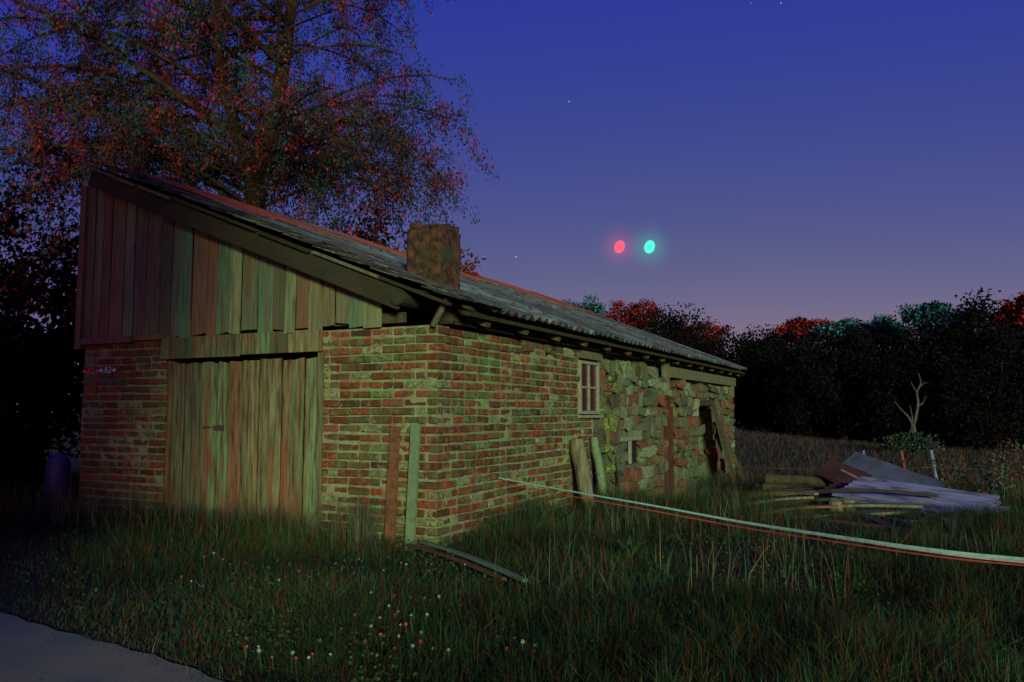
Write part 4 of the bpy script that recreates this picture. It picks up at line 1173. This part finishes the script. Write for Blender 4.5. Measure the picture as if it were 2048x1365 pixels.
for k, (x, y, h_, red, lab) in enumerate(((7.55, 12.6, 1.02, True, 'tallest reddish weed at the right edge of the picture'), (7.1, 12.3, 0.85, False, 'green weed just left of the tallest reddish weed'),
                                          (6.75, 12.9, 0.72, True, 'reddish weed between the fence posts and the tall weeds'), (7.3, 11.4, 0.70, False, 'green weed beside the right end of the bluish sheets'),
                                          (6.35, 11.0, 0.6, False, 'low weed in front of the right end of the bluish sheets'), (7.9, 13.4, 0.8, True, 'weed behind the tallest one at the right border'),
                                          (8.6, 16.2, 0.7, False, 'dim weed right of the pale bluish fence post'), (6.9, 14.6, 0.6, False, 'dim weed left of the red fence post'))):
    weed(lab, x, y, h_, 200 + k, red)

# broad leaf plant in the grass
for k, (x, y, lab) in enumerate(((0.95, 6.75, 'small broad leaved plant in the middle of the grass'), (0.55, 8.6, 'nettle like plant at the foot of the side wall'))):
    e = empty('broadleaf_plant', (x, y, float(gz(x, y)))); tag(e, lab, 'plant')
    for j in range(9):
        a_ = j * 0.72; L_ = 0.16
        V = [(0, 0, 0.02), (math.cos(a_ - 0.2) * L_ * 0.55, math.sin(a_ - 0.2) * L_ * 0.55, 0.16), (math.cos(a_) * L_, math.sin(a_) * L_, 0.2), (math.cos(a_ + 0.2) * L_ * 0.55, math.sin(a_ + 0.2) * L_ * 0.55, 0.16), (math.cos(a_) * L_ * 0.55, math.sin(a_) * L_ * 0.55, 0.15)]
        me = mesh_from('leaf', V, [(0, 1, 4), (1, 2, 4), (2, 3, 4), (3, 0, 4)], M_leafdark, np.tile((0.025, 0.055, 0.018), (5, 1)))
        obj('leaf', me, e, (0, 0, 0.02 * (j % 3)))

# clover blossoms: pale and rosy
def clover_mesh(name, headc, tipc):
    bm = bmesh.new(); bmesh.ops.create_icosphere(bm, subdivisions=2, radius=0.0125)
    q = random.Random(3)
    for v in bm.verts: v.co *= q.uniform(0.8, 1.2)
    V = [tuple(v.co + Vector((0, 0, 0.15))) for v in bm.verts]; F_ = [tuple(x.index for x in f.verts) for f in bm.faces]
    C_ = [headc if v[2] > 0.147 else tipc for v in V]; bm.free()
    mb = MB(); mb.v, mb.f, mb.c = V, F_, C_
    mb.tube([(0.006, 0.004, 0), (0, 0, 0.08), (0, 0, 0.145)], 0.0018, 4, (0.06, 0.11, 0.05))
    return mesh_from(name, mb.v, mb.f, M_grass, np.array(mb.c))
cw = clover_mesh('clover_flower', (0.18, 0.26, 0.19), (0.08, 0.12, 0.07))
cr = clover_mesh('clover_flower', (0.26, 0.05, 0.032), (0.13, 0.035, 0.022))
CP = [(-0.78, 4.62), (-0.70, 4.55), (-0.64, 4.66), (-0.74, 4.45), (-0.60, 4.50), (-0.69, 4.72), (-0.56, 4.60), (-0.47, 4.58), (-0.80, 4.40), (-0.58, 4.30), (-0.45, 4.38), (-0.51, 4.15), (-0.40, 4.95), (-0.52, 5.0), (-0.62, 5.02), (-0.85, 5.1),
      (-0.38, 4.18), (-0.30, 4.05), (0.02, 4.35), (0.12, 4.12), (0.05, 4.05), (0.18, 4.02), (-1.05, 4.05), (-1.18, 4.02), (-0.95, 4.02), (-0.88, 4.1), (-1.25, 4.2), (-1.3, 4.9), (-1.5, 5.4), (-1.35, 5.6), (-1.1, 5.8), (-0.9, 5.9), (-0.75, 6.1),
      (-2.1, 6.3), (-2.3, 6.5), (-1.9, 6.2), (-2.2, 5.8), (0.4, 4.1), (0.95, 4.12), (1.15, 4.05), (1.0, 4.02), (0.62, 4.5), (-0.2, 6.4), (-0.35, 6.2), (0.35, 4.02)]
for i, (x, y) in enumerate(CP):
    for red, dx in ((0, 0.0), (1, -0.075)):
        if red and i % 4 == 3: continue
        x_, y_ = x + dx + rnd.uniform(-0.01, 0.01), y + rnd.uniform(-0.02, 0.02)
        if road_dist(x_, y_) < 0.05: continue
        s = rnd.uniform(0.5, 0.8)
        o = obj('clover_flower', cr if red else cw, None, (x_, y_, float(gz(x_, y_))), (rnd.uniform(-0.15, 0.15), rnd.uniform(-0.15, 0.15), rnd.uniform(0, 6)), (s, s, s * rnd.uniform(0.9, 1.25)))
        tag(o, 'small red clover blossom in the foreground grass' if red else 'small pale white clover blossom in the foreground grass', 'flower', 'red clover blossoms' if red else 'white clover blossoms')

# ------------------------------------------------------------------ moons and stars, far beyond everything
def moon(label, loc, c, st):
    bm = bmesh.new(); bmesh.ops.create_uvsphere(bm, u_segments=32, v_segments=20, radius=1)
    me = bpy.data.meshes.new('moon'); bm.to_mesh(me); bm.free(); me.materials.append(glow_mat('moon_glow', c, st))
    me.polygons.foreach_set('use_smooth', np.ones(len(me.polygons), bool))
    tag(obj('moon', me, None, loc, (0, R(18), 0), (2.7, 2.7, 3.5)), label, 'moon', 'moon discs low in the sky')
moon('glowing pinkish red moon disc low in the evening sky', (55.5, 420, 86.8), (1.0, 0.14, 0.25), 1.0)
moon('glowing cyan green moon disc right of the red one', (71.0, 420, 86.8), (0.12, 1.0, 0.85), 1.0)
M_st = glow_mat('star_cyan', (0.45, 0.9, 1.0), 0.9); M_sr = glow_mat('star_red', (0.9, 0.25, 0.4), 0.7)
bm = bmesh.new(); bmesh.ops.create_icosphere(bm, subdivisions=1, radius=0.30)
for mm, spots_ in ((M_st, (((1.96, 400, 77.8), 'brightest pale star just right of the chimney'), ((28.5, 400, 156.2), 'faint star high in the middle of the sky'), ((135.8, 400, 207.6), 'pale star at the top edge of the sky'))),
                   (M_sr, (((-13.5, 400, 77.8), 'tiny reddish star between the chimney and the pale star'), ((120.6, 400, 207.6), 'tiny reddish star at the top edge of the sky')))):
    me = bpy.data.meshes.new('star'); bm.to_mesh(me); me.materials.append(mm)
    for loc, lab in spots_:
        tag(obj('star', me, None, loc), lab, 'star')
bm.free()
